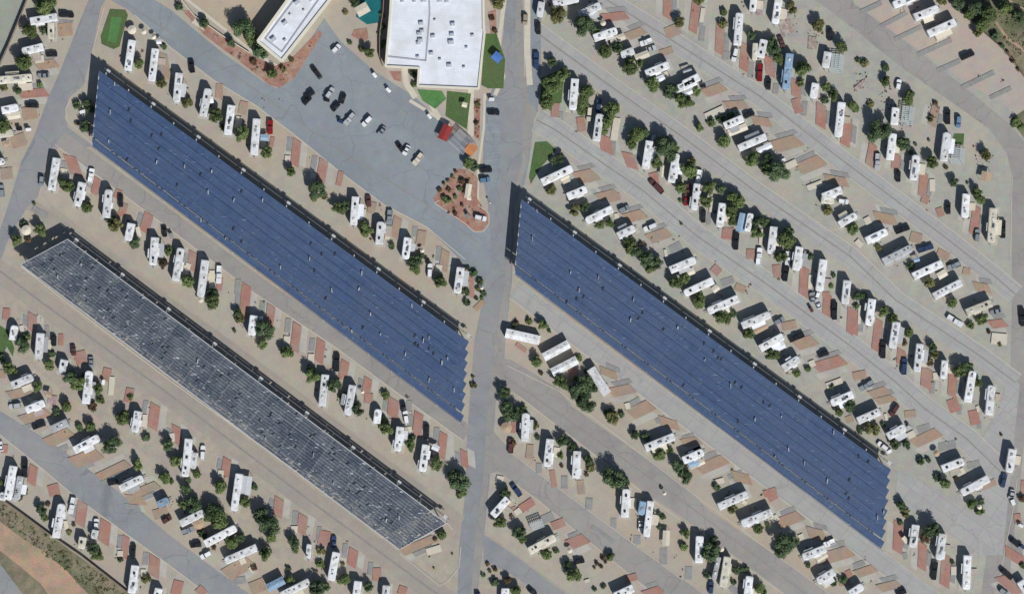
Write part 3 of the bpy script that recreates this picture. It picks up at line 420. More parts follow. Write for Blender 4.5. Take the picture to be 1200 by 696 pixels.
P 60 100 150 40 60 r;P 20 130 60 100 40 c;T 50 260 50 d;T 65 310 34 g;R 120 388 302 290 60 c;L 130 225 220 190 60;P 200 180 290 140 60 g;P 280 220 370 185 60 r;T 245 410 44 g;T 312 392 22 d;T 435 560 58 g;T 390 490 38 d;C 440 470 508 455 k;U 405 385 20;P 400 350 520 300 80 r;P 400 300 470 270 50 g;T 600 480 18 r;T 640 440 20 r;T 630 500 16 r;T 660 470 14 r;T 580 510 12 y;T 690 430 36 g;P 510 605 545 595 20 c;R 720 705 850 645 55;T 580 660 18 d;T 645 640 20 d;P 545 20 540 100 48 g;P 715 160 715 230 40 g;R 920 40 905 135 46 b;R 972 40 942 285 44;C 905 185 903 245 w;T 985 110 24 d;P 880 280 880 345 48 g;T 1035 130 20 d;T 1062 155 22 d;T 1040 225 22 d;A 1085 245 1080 352 50 c;P 1065 370 1065 485 52 g;T 1195 265 16 d;P 930 700 1050 660 60 r;P 800 590 880 570 50 r;T 25 665 42 g;C 120 655 165 695 k;P 10 80 30 130 30 r;C -40 560 10 600 0;C 700 10 720 -10 0;T 560 290 0 g;P 560 220 720 330 30 g
@4,5
R 250 78 452 -12 50;P 600 25 660 -10 60 r;R 412 198 622 115 66;T 350 95 40 y;T 530 228 44 g;T 600 212 22 d;P 625 180 670 150 45 c;P 660 205 830 140 78 o;P 690 135 790 90 40 g;T 700 345 84 d;T 770 325 52 d;T 680 405 42 d;P 815 300 850 285 40 c;P 880 260 1000 290 78 o;R 840 432 1000 368 66;A 940 455 1012 412 36 c;C 985 352 1068 318 w;P 960 455 1180 390 85 o;P 1040 350 1140 335 40 g;T 880 490 22 d;R 942 602 1062 530 60;T 1060 610 30 d;T 1130 590 34 d;R 117 285 110 468 58;T 20 270 38 g;T 10 360 34 g;T 190 395 72 d;T 220 320 38 d;U 270 375 20;R 250 430 215 590 32 g;R 312 430 280 638 58 c;T 170 560 26 d;C 202 605 195 690 b;T 380 525 38 d;T 440 520 32 d;T 360 610 22 d;R 467 565 445 750 50;T 540 650 44 g;T 575 690 26 g;P 42 500 40 590 48 g;P 340 640 390 700 50 g;P 420 40 450 60 30 c;P 1150 560 1190 540 50 r;P 1100 620 1180 610 40 r
@5,5
T 335 70 38 d;T 370 125 32 y;P 320 190 310 400 68 r;R 432 205 410 360 60;T 545 240 64 d;T 500 300 38 r;T 330 195 22 d;P 490 340 480 520 60 r;R 622 268 595 448 58;C 577 460 560 600 k;P 655 420 640 640 68 r;P 705 500 705 560 38 c;T 695 470 18 d;R 795 420 785 655 60;T 830 60 40 g;T 885 110 34 g;U 882 80 18;T 900 45 28 d;P 1150 130 1160 200 50 r;C 1155 200 1195 225 w;C 1105 310 1165 355 k;C 1165 345 1205 375 b;P 1070 390 1200 470 68 r;C 1035 520 1115 585 k;R 1165 600 1215 680 55;P 1030 570 1160 690 68 r;C 1102 5 1125 65 w;P 20 555 150 510 60 o;P 180 655 320 620 60 o;R -30 690 60 632 50;C 300 695 370 670 k;P 0 500 80 470 40 g;C 1030 660 1080 695 g;T 1190 20 30 r;P 360 400 370 450 30 g;A 345 290 375 330 30 c;T 1190 500 24 g
'''
# ------------------------------------------------------------------ the survey: everything that stands on the site
ITEMS = []; _c = (0, 0)
for line in SURVEY.strip().splitlines():
    if line[0] == '@': _c = tuple(int(v) for v in line[1:].split(',')); continue
    for t in line.split(';'):
        p = t.split(); k = p[0]; nums = []; col = None
        for q in p[1:]:
            try: nums.append(float(q))
            except ValueError: col = q
        ox, oy = _c[0] * 200, _c[1] * 116
        if k in 'TU': e = dict(k=k, x=ox + nums[0] / 6, y=oy + nums[1] / 6, r=nums[2] / 6, c=col)
        else:
            x1, y1, x2, y2 = ox + nums[0] / 6, oy + nums[1] / 6, ox + nums[2] / 6, oy + nums[3] / 6
            e = dict(k=k, x=(x1 + x2) / 2, y=(y1 + y2) / 2, a=(x1, y1), b=(x2, y2), w=(nums[4] / 6 if len(nums) > 4 else None), c=col)
            e['L'] = math.hypot(x2 - x1, y2 - y1) * S; e['ang'] = math.atan2(-(y2 - y1), x2 - x1)
        if e.get('r') == 0 or e['c'] == '0': continue
        if k == 'C' and (col is None or len(col) != 1): continue
        ITEMS.append(e)
def rowof(e):
    x, y = e['x'], e['y']; v = y - .74 * x
    if x < 62 and y < 232 and v < 200 and x < 62 - (y - 150) * .3: return 'W', 'left of upper left street'
    if x < 575:
        if v < -100 and e['k'] in 'TUAL' : return 'H', 'near the white buildings'
        if -330 < v < -98: return 'N0', 'in the car park'
        if v < -30: return 'N1', 'row above upper blue canopy'
        if v < 120: return 'NB', 'at upper blue canopy'
        if v < 192: return 'N2', 'row between left canopies'
        if v < 325: return 'NA', 'beside grey canopy'
        if v < 402: return 'N3', 'row below grey canopy'
        if v < 485: return 'N4', 'row above lower left street'
        return 'N5', 'along lower left wall'
    if x > 1165 and y > 400: return 'E', 'by far right street'
    if x < 636 and v < -300: return 'F', 'along upper boulevard'
    if v < -690: return 'ST', 'top right gravel lot'
    if v < -622: return 'S0', 'top row of gravel gardens'
    if v < -545: return 'S1', 'second row from upper right'
    if v < -445: return 'S2', 'third row from upper right'
    if v < -335: return 'S3', 'fourth row from upper right'
    if v < -235: return 'S4', 'row just above right canopy'
    if x > 1040 and v < -140: return 'SE', 'past end of right canopy'
    if v < -5: return 'S5', 'row just below right canopy'
    if v < 95: return 'S6', 'second row below right canopy'
    return 'S7', 'bottom rows right of boulevard'
ORD = 'first second third fourth fifth sixth seventh eighth ninth tenth eleventh twelfth thirteenth fourteenth fifteenth sixteenth seventeenth eighteenth nineteenth twentieth'.split()
ORD += ['twenty-' + o for o in ORD[:9]] + ['thirtieth'] + ['thirty-' + o for o in ORD[:9]] + ['fortieth'] + ['forty-' + o for o in ORD[:9]]
KIND = dict(R='camper', M='cabin', C='vehicle', U='parasol', A='shelter', L='pergola')
PLUR = dict(camper='campers in rows', cabin='long white cabins', vehicle='parked vehicles', parasol='round parasols', shelter='patio shelters', pergola='pergolas', tree='trees between the campers', shrub='small shrubs between the campers')
rows = {}
for e in ITEMS:
    if e['k'] == 'P': continue
    e['kind'] = ('tree' if e['r'] * 6 > 34 else 'shrub') if e['k'] == 'T' else KIND[e['k']]
    e['out'] = not (-4 < e['x'] < 1204 and -4 < e['y'] < 700)
    e['row'] = rowof(e); rows.setdefault((e['kind'], e['row'][0]), []).append(e)
for (kd, r), L_ in rows.items():
    vert = r in ('W', 'F', 'E'); L_.sort(key=lambda e: e['y'] if vert else e['x'])
    for i, e in enumerate(L_):
        o = ORD[i] if len(L_) > 1 else 'only'
        e['ordp'] = ('%s %s from %s, %s' % (o, kd, 'top' if vert else 'left', e['row'][1])) if len(L_) > 1 else 'the only %s %s' % (kd, e['row'][1])
def label(e, look):
    full = look + ', ' + e['ordp']; nw = lambda t: len(t.replace('-', ' ').split())
    if nw(full) > 16: full = look.split(' with ')[0] + ', ' + e['ordp']
    return full
CAR_LIKE = []

# ------------------------------------------------------------------ paving of the pitches (merged per material)
PAVE = {}
PM = dict(r='brick_paving', o='brick_paving_tan', g='oil_stained', c='concrete_pale', m='gravel_mauve')
def band(e, ext0=0, ext1=0, wd=None, shift=0):
    a, b = Vector(e['a']), Vector(e['b']); d = (b - a).normalized(); n = Vector((-d.y, d.x)); wd = (wd or e['w']) / 2
    a = a - d * ext0 + n * shift; b = b + d * ext1 + n * shift
    return a + n * wd, b + n * wd, b - n * wd, a - n * wd
rp = random.Random(3)
for e in ITEMS:
    if e['k'] == 'P':
        e['row'] = rowof(e)
        q = [Vector(v) for v in band(e)]
        if e['c'] in 'ro' and e['w'] > 7 and e['L'] > 6:        # pitches meet the lane on a slant: shear the outer end along the lane's line
            lane = Vector((1, .74)).normalized(); wd = e['w'] / 2; a, b = Vector(e['a']), Vector(e['b']); d = (b - a).normalized(); n = Vector((-d.y, d.x))
            k = lane.dot(d) / max(abs(lane.dot(n)), .45) * (1 if lane.dot(n) > 0 else -1); k = max(-.8, min(.8, k))
            q = [a + n * wd + d * k * wd * .8, b + n * wd + d * k * wd * .8, b - n * wd - d * k * wd * .8, a - n * wd - d * k * wd * .8]
            e['w'] *= .95
            for sgn in (-1, 1): PAVE.setdefault('concrete_strip', []).append([tuple(v + n * sgn * (wd + 4.2)) for v in [a + n * 4 + d * k * 3, b + n * 4 + d * k * 3, b - n * 4 - d * k * 3, a - n * 4 - d * k * 3]])
            rw = e['row'][0]; near = any(o['k'] == 'P' and o['c'] == 'g' and math.dist((o['x'], o['y']), (e['x'], e['y'])) < 17 for o in ITEMS)
            if not near:
                up = d if d.y < 0 else -d; side = Vector((-1, 0)) if rw in ('N1', 'N2', 'N3', 'N5', 'W') else Vector((1, 0)); out = up
                if rw in ('S1', 'S3', 'SE', 'S0', 'S6'): out = -up
                if rw in ('S2', 'S4', 'S5', 'S7', 'N4'): side = Vector((0, 1 if rw == 'N4' else -1)); out = (d if d.x > 0 else -d) * (-1 if rw == 'N4' else 1)
                if rw in ('N5',): out = up
                nn_ = n if n.dot(side) > 0 else -n; c0 = Vector((e['x'], e['y'])) + nn_ * (wd + 3.4) + out * 2.5; hl = (b - a).length * (.4 if rw in ('S2', 'S4', 'S5', 'N4') else .3); k3 = k * (1 if True else 0)
                PAVE.setdefault('oil_stained', []).append([tuple(v) for v in (c0 + n * 2.8 + d * (hl + k3 * 2), c0 - n * 2.8 + d * (hl - k3 * 2), c0 - n * 2.8 - d * (hl + k3 * 2), c0 + n * 2.8 - d * (hl - k3 * 2))])
        mname = PM[e['c']]
        pass
        PAVE.setdefault(mname, []).append([tuple(v) for v in q])
    elif e['k'] == 'R':
        r = e['row'][0]
        if e['L'] > 7 and rp.random() < .65:
            a, b = Vector(e['a']), Vector(e['b']); d = (b - a).normalized(); n = Vector((-d.y, d.x)); n = n if n.x + n.y > 0 else -n
            c0 = a.lerp(b, rp.uniform(.35, .7)) + n * (e['w'] / 2 + 4.6); w2, l2 = rp.uniform(3.2, 4.6), rp.uniform(3.5, 6.5)
            PAVE.setdefault(rp.choice(['concrete_pale', 'concrete_pale', 'patio_rug']), []).append([tuple(c0 + n * p * w2 + d * q * l2) for p, q in ((-1, -1), (1, -1), (1, 1), (-1, 1))])
        if e['L'] > 5: PAVE.setdefault('concrete_strip', []).append([tuple(v) for v in band(e, 2, 4 if e['ang'] > 0 else 3, e['w'] + 5)])
zz = dict(concrete_strip=.10, oil_stained=.22, brick_paving=.33, brick_paving_tan=.3315, gravel_mauve=.44, patio_rug=.66, concrete_pale=.55)
nm = dict(concrete_strip='pitch_paving', oil_stained='parking_strip', brick_paving='brick_paving', brick_paving_tan='tan_paving', gravel_mauve='gravel_bed', patio_rug='patio_rug', concrete_pale='patio_slab')
for k, polys in PAVE.items(): sheet(nm[k], polys, k, .0167 if k == 'concrete_strip' else zz[k] - .09, mod=6 if k == 'concrete_strip' else 25)

# ------------------------------------------------------------------ solar canopies
marks_r = random.Random(21)
def solar_canopy(name, TL, TR, BR, BL, rows_n, m, hgt, label_, gap, stag, marks, gutter_at, boxes):
    """TL..BL corners on the site plan; panel rows run from TL side to TR side"""
    TL, TR, BR, BL = [Vector(p) for p in (TL, TR, BR, BL)]
    u = (TR - TL).normalized(); root_p = W(*TL); ang = math.atan2(-u.y, u.x)
    root = empty(name, root_p, 0, label=label_, category='solar canopy', group='solar canopies over the camper stores')
    loc = lambda p, z: W(p[0], p[1], z) - root_p
    for k in range(rows_n):
        t0, t1 = k / rows_n, (k + 1) / rows_n
        a0, a1 = TL.lerp(BL, t0), TL.lerp(BL, t1); b0, b1 = TR.lerp(BR, t0), TR.lerp(BR, t1)
        if stag:                                    # square-cut right ends: a stepped edge
            n = Vector((-u.y, u.x)); dd = (b1 - b0); s = dd.dot(u)
            b1 = b0 + n * dd.dot(n) + u * s * .25
        # leave a gap between neighbouring rows
        sh = (a1 - a0).normalized() * gap; sh2 = (b1 - b0).normalized() * gap
        a0 = a0 + sh; a1 = a1 - sh; b0 = b0 + sh2; b1 = b1 - sh2
        if k == rows_n - 1 and gutter_at: a0 += (a1 - a0) * .12; b0 += (b1 - b0) * .12
        z0, z1 = hgt + .28, hgt + .0
        mb = MB()
        if gutter_at: segs = [(0, 1)]
        else:
            a0 += u * marks_r.uniform(-1.2, 1.0); a1 = a0 + (a1 - a0); b0 += u * marks_r.uniform(-.8, .5); segs = []; t = 0
            while t < 1:
                d_ = marks_r.choice([.022, .03, .045, .06]); segs.append((t, min(1, t + d_))); t += d_ + marks_r.choice([.0006, .0006, .0012, .0035])
        for s0, s1 in segs:
            top = [loc(a0.lerp(b0, s0), z0), loc(a0.lerp(b0, s1), z0), loc(a1.lerp(b1, s1), z1), loc(a1.lerp(b1, s0), z1)]
            mb.loft([[p - Vector((0, 0, .08)) for p in top], top])
        obj('panel_row', fixn(mb.mesh('panel_row', m)), root)
    L = (TR - TL).length; nrm = Vector((u.y, -u.x))     # outward to the upper right
    nb = int(L / 33)
    for i in range(nb + 1):
        f = (i + .25) / (nb + .4); A = TL.lerp(TR, f); B = BL.lerp(BR, f)
        mb = MB(); o0 = A + nrm * 2.6; o1 = B - nrm * (-2.0) - nrm * 4.0; d = (o1 - o0).normalized(); n = Vector((-d.y, d.x)) * .55
        pts = [loc(o0 + n, 0), loc(o0 - n, 0), loc(o1 - n, 0), loc(o1 + n, 0)]
        mb.loft([[p + Vector((0, 0, hgt - .75)) for p in pts], [p + Vector((0, 0, hgt - .2)) for p in pts]])
        obj('beam', fixn(mb.mesh('beam', 'steel')), root)
        for g_ in (.04, .36, .68, .97):
            c = A.lerp(B, g_); mb = MB(); p = loc(c, 0); mb.box(p.x - .16, p.y - .16, 0, p.x + .16, p.y + .16, hgt - .7)
            obj('column', fixn(mb.mesh('column', 'steel')), root)
        if boxes and i % 2 == 0:
            mb = MB(); p = loc(A + nrm * 5.2, 0); mb.box(-.8, -.7, 4.1, .8, .7, 4.25, Matrix.Translation(p) @ Matrix.Rotation(ang, 4, 'Z'))
            obj('walkway_plate', fixn(mb.mesh('walkway_plate', 'steel')), root)
    def rail(a, b, z, wd, nme, mm='steel'):
        mb = MB(); n = Vector((-(b - a).normalized().y, (b - a).normalized().x)) * wd / 2
        pts = [loc(a + n, 0), loc(b + n, 0), loc(b - n, 0), loc(a - n, 0)]
        mb.loft([[p + Vector((0, 0, z - .15)) for p in pts], [p + Vector((0, 0, z)) for p in pts]]); obj(nme, fixn(mb.mesh(nme, mm)), root)
    if gutter_at:
        rail(TL + nrm * 5.6, TR + nrm * 5.6, 4.05, .8, 'eave_rail', 'steel_dark')
        t = 1 - 1 / rows_n * .82; rail(TL.lerp(BL, t), TR.lerp(BR, t), hgt + .15, .55, 'gutter', 'steel')
        rail(TL - nrm * 0 + u * .2, BL + u * .2, hgt + .1, .8, 'edge_rail', 'steel')
        rail(BL - nrm * .8, BR - nrm * .8, hgt - .1, .6, 'edge_rail', 'steel_dark')
    else:
        rail(TL + nrm * .6, TR + nrm * .6, hgt + .34, 1.0, 'eave_rail')
        rail(TL + nrm * 5.8, TR + nrm * 5.8, 3.9, .9, 'eave_rail', 'steel_dark'); rail(BL - nrm * .6, BR - nrm * .6, hgt + .1, .9, 'eave_rail')
        rail(TL, BL, hgt + .3, .7, 'edge_rail'); rail(TR, BR, hgt + .3, .9, 'edge_rail')
    for mx, my in marks:
        p = loc((mx, my), 0); mb = MB(); sx, sy = marks_r.uniform(.12, .2), marks_r.uniform(.35, .95); mb.box(-sx, -sy, hgt + .25, sx, sy, hgt + 1.0, Matrix.Translation(p) @ Matrix.Rotation(marks_r.uniform(-.2, .15), 4, 'Z'))
        obj('inverter_box', fixn(mb.mesh('inverter_box', marks_r.choice(['steel', 'steel', 'unit_grey']))), root)
    if gutter_at:
        for _ in range(22):
            q = TL.lerp(TR, marks_r.uniform(.04, .95)).lerp(BL.lerp(BR, .5), 0); q = TL.lerp(TR, (q - TL).length / L).lerp(BL.lerp(BR, (q - TL).length / L), marks_r.uniform(.1, .9))
            p = loc(q, 0); mb = MB(); mb.box(-.3, -.7, hgt + .2, .3, .7, hgt + .36, Matrix.Translation(p) @ Matrix.Rotation(marks_r.uniform(-.6, -.1), 4, 'Z')); obj('roof_hatch', fixn(mb.mesh('roof_hatch', 'vent_dark')), root)  # dark slabs added at random, standing in for shaded gaps in the panels
    return root
def tm(s):
    out = []
    for part in s.split('|'):
        h, r = part.split(':'); c, rr = [int(v) for v in h.split(',')]
        for q in r.split(';'): x, y = [float(v) for v in q.split()]; out.append((c * 200 + x / 6, rr * 116 + y / 6))
    return out
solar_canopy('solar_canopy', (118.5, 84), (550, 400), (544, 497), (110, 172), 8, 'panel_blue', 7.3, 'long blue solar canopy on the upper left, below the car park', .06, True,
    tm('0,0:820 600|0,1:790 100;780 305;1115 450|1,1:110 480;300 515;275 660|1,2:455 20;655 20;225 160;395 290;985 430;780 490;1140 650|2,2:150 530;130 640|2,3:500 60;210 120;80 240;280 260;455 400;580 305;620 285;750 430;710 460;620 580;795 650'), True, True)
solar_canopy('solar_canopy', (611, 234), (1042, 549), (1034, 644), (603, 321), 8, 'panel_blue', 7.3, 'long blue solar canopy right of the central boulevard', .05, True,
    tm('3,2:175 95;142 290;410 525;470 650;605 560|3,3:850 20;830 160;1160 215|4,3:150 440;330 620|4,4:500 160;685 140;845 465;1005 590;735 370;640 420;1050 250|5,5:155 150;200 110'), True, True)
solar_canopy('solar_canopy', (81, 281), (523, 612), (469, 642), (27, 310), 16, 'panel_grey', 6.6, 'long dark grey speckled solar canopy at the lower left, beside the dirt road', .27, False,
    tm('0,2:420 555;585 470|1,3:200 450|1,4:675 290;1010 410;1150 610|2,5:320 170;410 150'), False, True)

# ------------------------------------------------------------------ registration buildings, walls, bus-like extras
def building(name, pts, h, root_px, label_, cat, units, parapet=1.2, inner=None, wallm='wall_stucco', doors=()):
    root = empty(name, W(*root_px), 0, label=label_, category=cat); o = W(*root_px)
    P = [W(*p) - o for p in pts]; b = MB(); b.poly([(p.x, p.y) for p in P], 0, h); obj('wall', fixn(b.mesh('wall', wallm)), root)
    b = MB(); c = sum(P, Vector()) / len(P)
    b2 = [(p.x + (c.x - p.x) * .004, p.y + (c.y - p.y) * .004) for p in P]; b.poly(b2, h + .003, h + .12); obj('roof', fixn(b.mesh('roof', 'roof_membrane')), root)
    b = MB(); n = len(P)
    for i in range(n):
        a, d = P[i], P[(i + 1) % n]; t = (d - a).normalized(); nn = Vector((-t.y, t.x, 0)) * parapet / 2
        q = [a + nn - t * .1, d + nn + t * .1, d - nn + t * .1, a - nn - t * .1]; b.poly([(v.x, v.y) for v in q], h - .2, h + .62 + i * .004)
    obj('parapet', fixn(b.mesh('parapet', 'parapet_cream')), root)
    for a_, b_ in (inner or []):
        a, d = W(*a_) - o, W(*b_) - o; t = (d - a).normalized(); nn = Vector((-t.y, t.x, 0)) * .28; bb = MB()
        q = [a + nn, d + nn, d - nn, a - nn]; bb.poly([(v.x, v.y) for v in q], h + .1, h + .32); obj('roof_seam', fixn(bb.mesh('roof_seam', 'seam_grey')), root)
    for (ux, uy, s) in units:
        p = W(ux, uy) - o; bb = MB(); M = Matrix.Translation(p) @ Matrix.Rotation(units_rot, 4, 'Z')
        s *= .85; bb.box(-s, -s * .75, h + .11, s, s * .75, h + .5 + s * .6, M); bb.box(-s * .5, -s * .5, h + .5 + s * .6, s * .5, s * .5, h + .62 + s * .6, M)
        obj('rooftop_unit', fixn(bb.mesh('rooftop_unit', 'unit_pale')), root)
    for (a_, b_, n) in doors:
        a, d = W(*a_) - o, W(*b_) - o; t = (d - a).normalized(); nn = Vector((t.y, -t.x, 0))
        for i in range(n):
            p = a.lerp(d, (i + .5) / n); bb = MB(); M = Matrix.Translation(p + nn * .02) @ Matrix.Rotation(math.atan2(t.y, t.x), 4, 'Z')
            if i == n // 2: bb.box(-1, -.05, 0.02, 1, .05, 2.3, M); obj('door', fixn(bb.mesh('door', 'glass')), root)
            else: bb.box(-.9, -.05, 1, .9, .05, 2.4, M); obj('window', fixn(bb.mesh('window', 'glass')), root)
    return root
units_rot = math.radians(36)
building('hall', [(303.5, 50), (331.5, 73), (395, -8), (400, -30), (372, -45), (342, -3)], 6.2, (318, 60), 'long narrow white-roofed building standing diagonally beside the car park', 'building',
    [(349, 5, 1.2), (335, 29, 1.1), (321.5, 48, 1.2), (335, 49, .7), (365, 2, .9), (341, 19, .5), (357, 14, .5)],
    inner=[((312, 47), (331.5, 62.5)), ((331.5, 62.5), (377, -2)), ((312, 47), (352, -6))], doors=[((331.5, 73), (390, -3), 9)])
units_rot = math.radians(5)
building('registration_office', [(458, 16), (460, -30), (566, -30), (567, 36), (568, 39), (561, 105), (490, 102), (491.5, 81), (452.5, 79)], 4.8, (510, 90), 'large flat white-roofed building with many grey roof units near the boulevard', 'building',
    [(494, 29, 1.0), (495, 38, .9), (492, 41, 1.0), (493, 49, 1.1), (491, 52, .9), (490, 68, .7), (508, 44, .9), (506, 64, .9), (516, 71, .6), (531, 30, 1.0), (530, 42, 1.0), (529, 51, 1.2), (527, 78, 1.0), (554, 43, .7), (547, 57, .6), (544, 80, .6), (510, 25, .5), (497, 2, 1.1), (516, 2, 1.0), (524, 3, .8), (472, 3, .7), (486, 3, .7)],
    inner=[((454, 67.5), (499.5, 72.5)), ((499.5, 72.5), (504, 18)), ((504, 18), (503, -10))], parapet=.9, doors=[((490, 102), (561, 105), 7)])
def wall_line(name, pts, h, wd, m, label_, cat, posts=0):
    o = W(*pts[0]); root = empty(name, o, 0, label=label_, category=cat)
    for a_, b_ in zip(pts, pts[1:]):
        q = strip([a_, b_], wd); b = MB(); b.poly([(W(*p) - o).to_2d() for p in q], 0, h); obj('wall_panel' if not posts else 'fence_panel', fixn(b.mesh('panel', m)), root)
        if posts:
            L = math.dist(a_, b_); n = max(1, int(L / posts))
            for i in range(n):
                p = W(a_[0] + (b_[0] - a_[0]) * i / n, a_[1] + (b_[1] - a_[1]) * i / n) - o; b = MB(); b.box(p.x - .12, p.y - .12, 0, p.x + .12, p.y + .12, h + .15); obj('post', fixn(b.mesh('post', 'steel_dark')), root)
wall_line('perimeter_wall', [(-20, 568), (0, 583), (24, 600), (58, 625), (96, 651), (155, 697), (200, 735)], 1.7, .9, 'masonry', 'brown masonry wall along the scrub in the lower left corner', 'wall')
wall_line('perimeter_fence', [(40, -20), (32, 0), (22, 25), (10, 54), (-4, 84)], 1.8, .8, 'masonry', 'dark fence line across the upper left corner', 'fence', 9)
wall_line('perimeter_fence', [(1106, -10), (1117, 6), (1145, 32), (1173, 56), (1190, 74), (1203, 94)], 1.3, .5, 'masonry', 'brown fence between the top right gravel lot and the scrub', 'fence', 9)
wall_line('perimeter_wall', [(206, -12), (214, 2), (228, 19), (262, 43), (292, 62)], 1.0, .9, 'parapet_cream', 'low cream wall along the top left planting strip', 'wall')
wall_line('perimeter_wall', [(451, -20), (449, 14), (445, 40), (445, 66), (449, 78)], 1.8, .9, 'masonry', 'brown wall between the pool and the large white building', 'wall')

# ------------------------------------------------------------------ campers
def rv_body(L, Wd, kind, m):
    def f():
        b = MB(); h = 3.35 if L > 6.5 else 2.9; r = .28
        rf = .75 if kind == 'motorhome' else .95 if kind == 'trailer' else .5; rf = min(rf, Wd / 2 - .1)
        R = [rrect(L, Wd, r, .45, rf=rf), rrect(L, Wd, r, h - .35, rf=rf), rrect(L - .08, Wd - .08, r, h - .1, rf=rf)]
        b.loft(R); return b.mesh('camper_body', 'wall_' + m)
    return cached(('rvb', round(L, 1), round(Wd, 1), kind, m), f)
def rv_roof(L, Wd, kind, m):
    def f():
        b = MB(); h = 3.35 if L > 6.5 else 2.9
        rf = .75 if kind == 'motorhome' else .95 if kind == 'trailer' else .5; rf = min(rf, Wd / 2 - .1)
        R = [rrect(L - .10, Wd - .10, .28, h - .097, rf=rf), rrect(L - .22, Wd - .22, .28, h, rf=rf), rrect(L - 1.0, Wd - .9, .28, h + .07, rf=.4)]
        b.loft(R); return b.mesh('camper_roof', 'roof_' + m)
    return cached(('rvr', round(L, 1), round(Wd, 1), kind, m), f)
def wheel_mesh():
    def f():
        b = MB(); b.tube((0, -.12, 0), (0, .12, 0), .38, n=12); return b.mesh('wheel', 'rubber')
    return cached('wheel', f)
def stripe_box(m): return unit_box(m)
rr_ = random.Random(11)
COLN = dict(w='white', c='cream', g='pale grey', b='blue-grey', t='tan')
def camper(e):
    m = e['c'] or 'w'; L = max(e['L'], 3.2); full = (e['w'] or 8.5) * S
    Wd = round(min(full * 1.06, 3.0), 1); L = round(L, 1); extra = full - Wd
    kind = rr_.choice(['motorhome', 'trailer', 'trailer', 'fifth wheel']) if L > 6.5 else 'trailer'
    h = 3.35 if L > 6.5 else 2.9
    flip = rr_.random() < .3; rz = e['ang'] + (math.pi if flip else 0)
    root = empty({'motorhome': 'motorhome', 'trailer': 'travel_trailer', 'fifth wheel': 'fifth_wheel_trailer'}[kind], W(e['x'], e['y'], .2), rz)
    root.scale = (1.03, 1.05, 1.13)
    obj('body', rv_body(L, Wd, kind, m), root); obj('roof', rv_roof(L, Wd, kind, m), root)
    feats = []; U = lambda nme, mm, x, y, z, sx, sy, sz: obj(nme, unit_box(mm), root, (x, y, z), 0, (sx, sy, sz))
    nac = 1 if L < 7 else 2 if L < 11 else rr_.choice([2, 3]); xs = [(-.5 + (i + .5 + rr_.uniform(-.15, .15)) / nac) * L * .9 for i in range(nac)]
    for x in xs: U('roof_unit', rr_.choice(['unit_white', 'unit_grey', 'unit_grey', 'vent_dark']), x, rr_.uniform(-.15, .15), h + .05, .95, .72, .34)
    nv = max(1, int(L / 4))
    for i in range(nv):
        x = (-.5 + (i + rr_.uniform(.15, .85)) / nv) * L * .9
        if min(abs(x - q) for q in xs) > .8: U('roof_vent', rr_.choice(['vent_dark', 'vent_dark', 'unit_grey']), x, rr_.choice([-.5, 0, .45]), h + .05, .55, .5, .16)
    if L > 8 and rr_.random() < .28: 
        x0 = rr_.uniform(-.25, .25) * L
        U('roof_panel', 'panel_grey', x0, .25, h + .08, 1.7, 1.0, .06); feats.append('a dark roof panel')
    if L > 7 and (extra > .25 or rr_.random() < .45):
        s = rr_.choice([-1, 1]); sw = max(.55, min(.9, extra if extra > 0 else .55)); sl = rr_.uniform(.25, .42) * L; x = rr_.uniform(-.22, .2) * L
        so_ = U('slide_out', 'roof_' + m, x, s * (Wd / 2 + sw / 2 - .02), .9, sl, sw, 1.95); obj('slide_window', unit_box('glass'), so_, (0, s * .5, .35), 0, (.5, .06, .35))
        if extra > .5 or rr_.random() < .35: U('slide_out', 'roof_' + m, -x + .1 * L, -s * (Wd / 2 + .27), .9, sl * .8, .55, 1.9)
        feats.append('a side slide-out')
    if L > 7 and rr_.random() < .42:
        s = -1 if math.cos(rz) * 1 > 0 else 1; s = s if rr_.random() < .8 else -s; ac = rr_.choice(['awning_grey', 'awning_cream', 'awning_grey', 'awning_white'])
        al = L * rr_.uniform(.35, .6); b_ = cached(('aw', ac), lambda: aw_mesh(ac)); obj('awning', b_, root, (rr_.uniform(-.1, .1) * L, s * (Wd / 2), 0), 0, (al, s * rr_.uniform(1.3, 2.2), 1)); feats.append('an open %s awning' % ac.split('_')[1])
    for s in (-1, 1):
        for x in (-.28, .05, .3): U('window', 'glass', x * L, s * (Wd / 2 + .005), 1.6, 1.1, .06, .65)
        U('stripe', 'stripe', 0, s * (Wd / 2 + .002), 1.15, L * .86, .05, .16)
    U('door', 'unit_grey', .18 * L, -(Wd / 2 + .01), .75, .7, .07, 1.9)
    if kind == 'motorhome': U('windscreen', 'glass', L / 2 - .03, 0, 1.3, .12, Wd * .62, 1.2)
    else: U('hitch', 'steel_dark', L / 2 + .5, 0, .45, 1.2, .25, .15)
    wx = (-.33, .33) if kind == 'motorhome' else (-.1, -.19)
    for x in wx:
        for s in (-1, 1): obj('wheel', wheel_mesh(), root, (x * L, s * (Wd / 2 - .08), .38))
    look = '%s %s %s' % (COLN[m], 'long' if L > 10.5 else 'short' if L < 6.5 else 'mid-sized', kind)
    if feats: look += ' with ' + feats[0]
    root['label'] = label(e, look); root['category'] = 'camper'; root['group'] = PLUR['camper']
def aw_mesh(m):
    b = MB(); b.loft([[(-.5, 0, 2.75), (.5, 0, 2.75), (.5, 0, 2.7), (-.5, 0, 2.7)], [(-.5, 1, 2.35), (.5, 1, 2.35), (.5, 1, 2.3), (-.5, 1, 2.3)]])
    for x in (-.48, .48): b.tube((x, .97, 0), (x, .97, 2.32), .02, n=4)
    return b.mesh('awning', m)
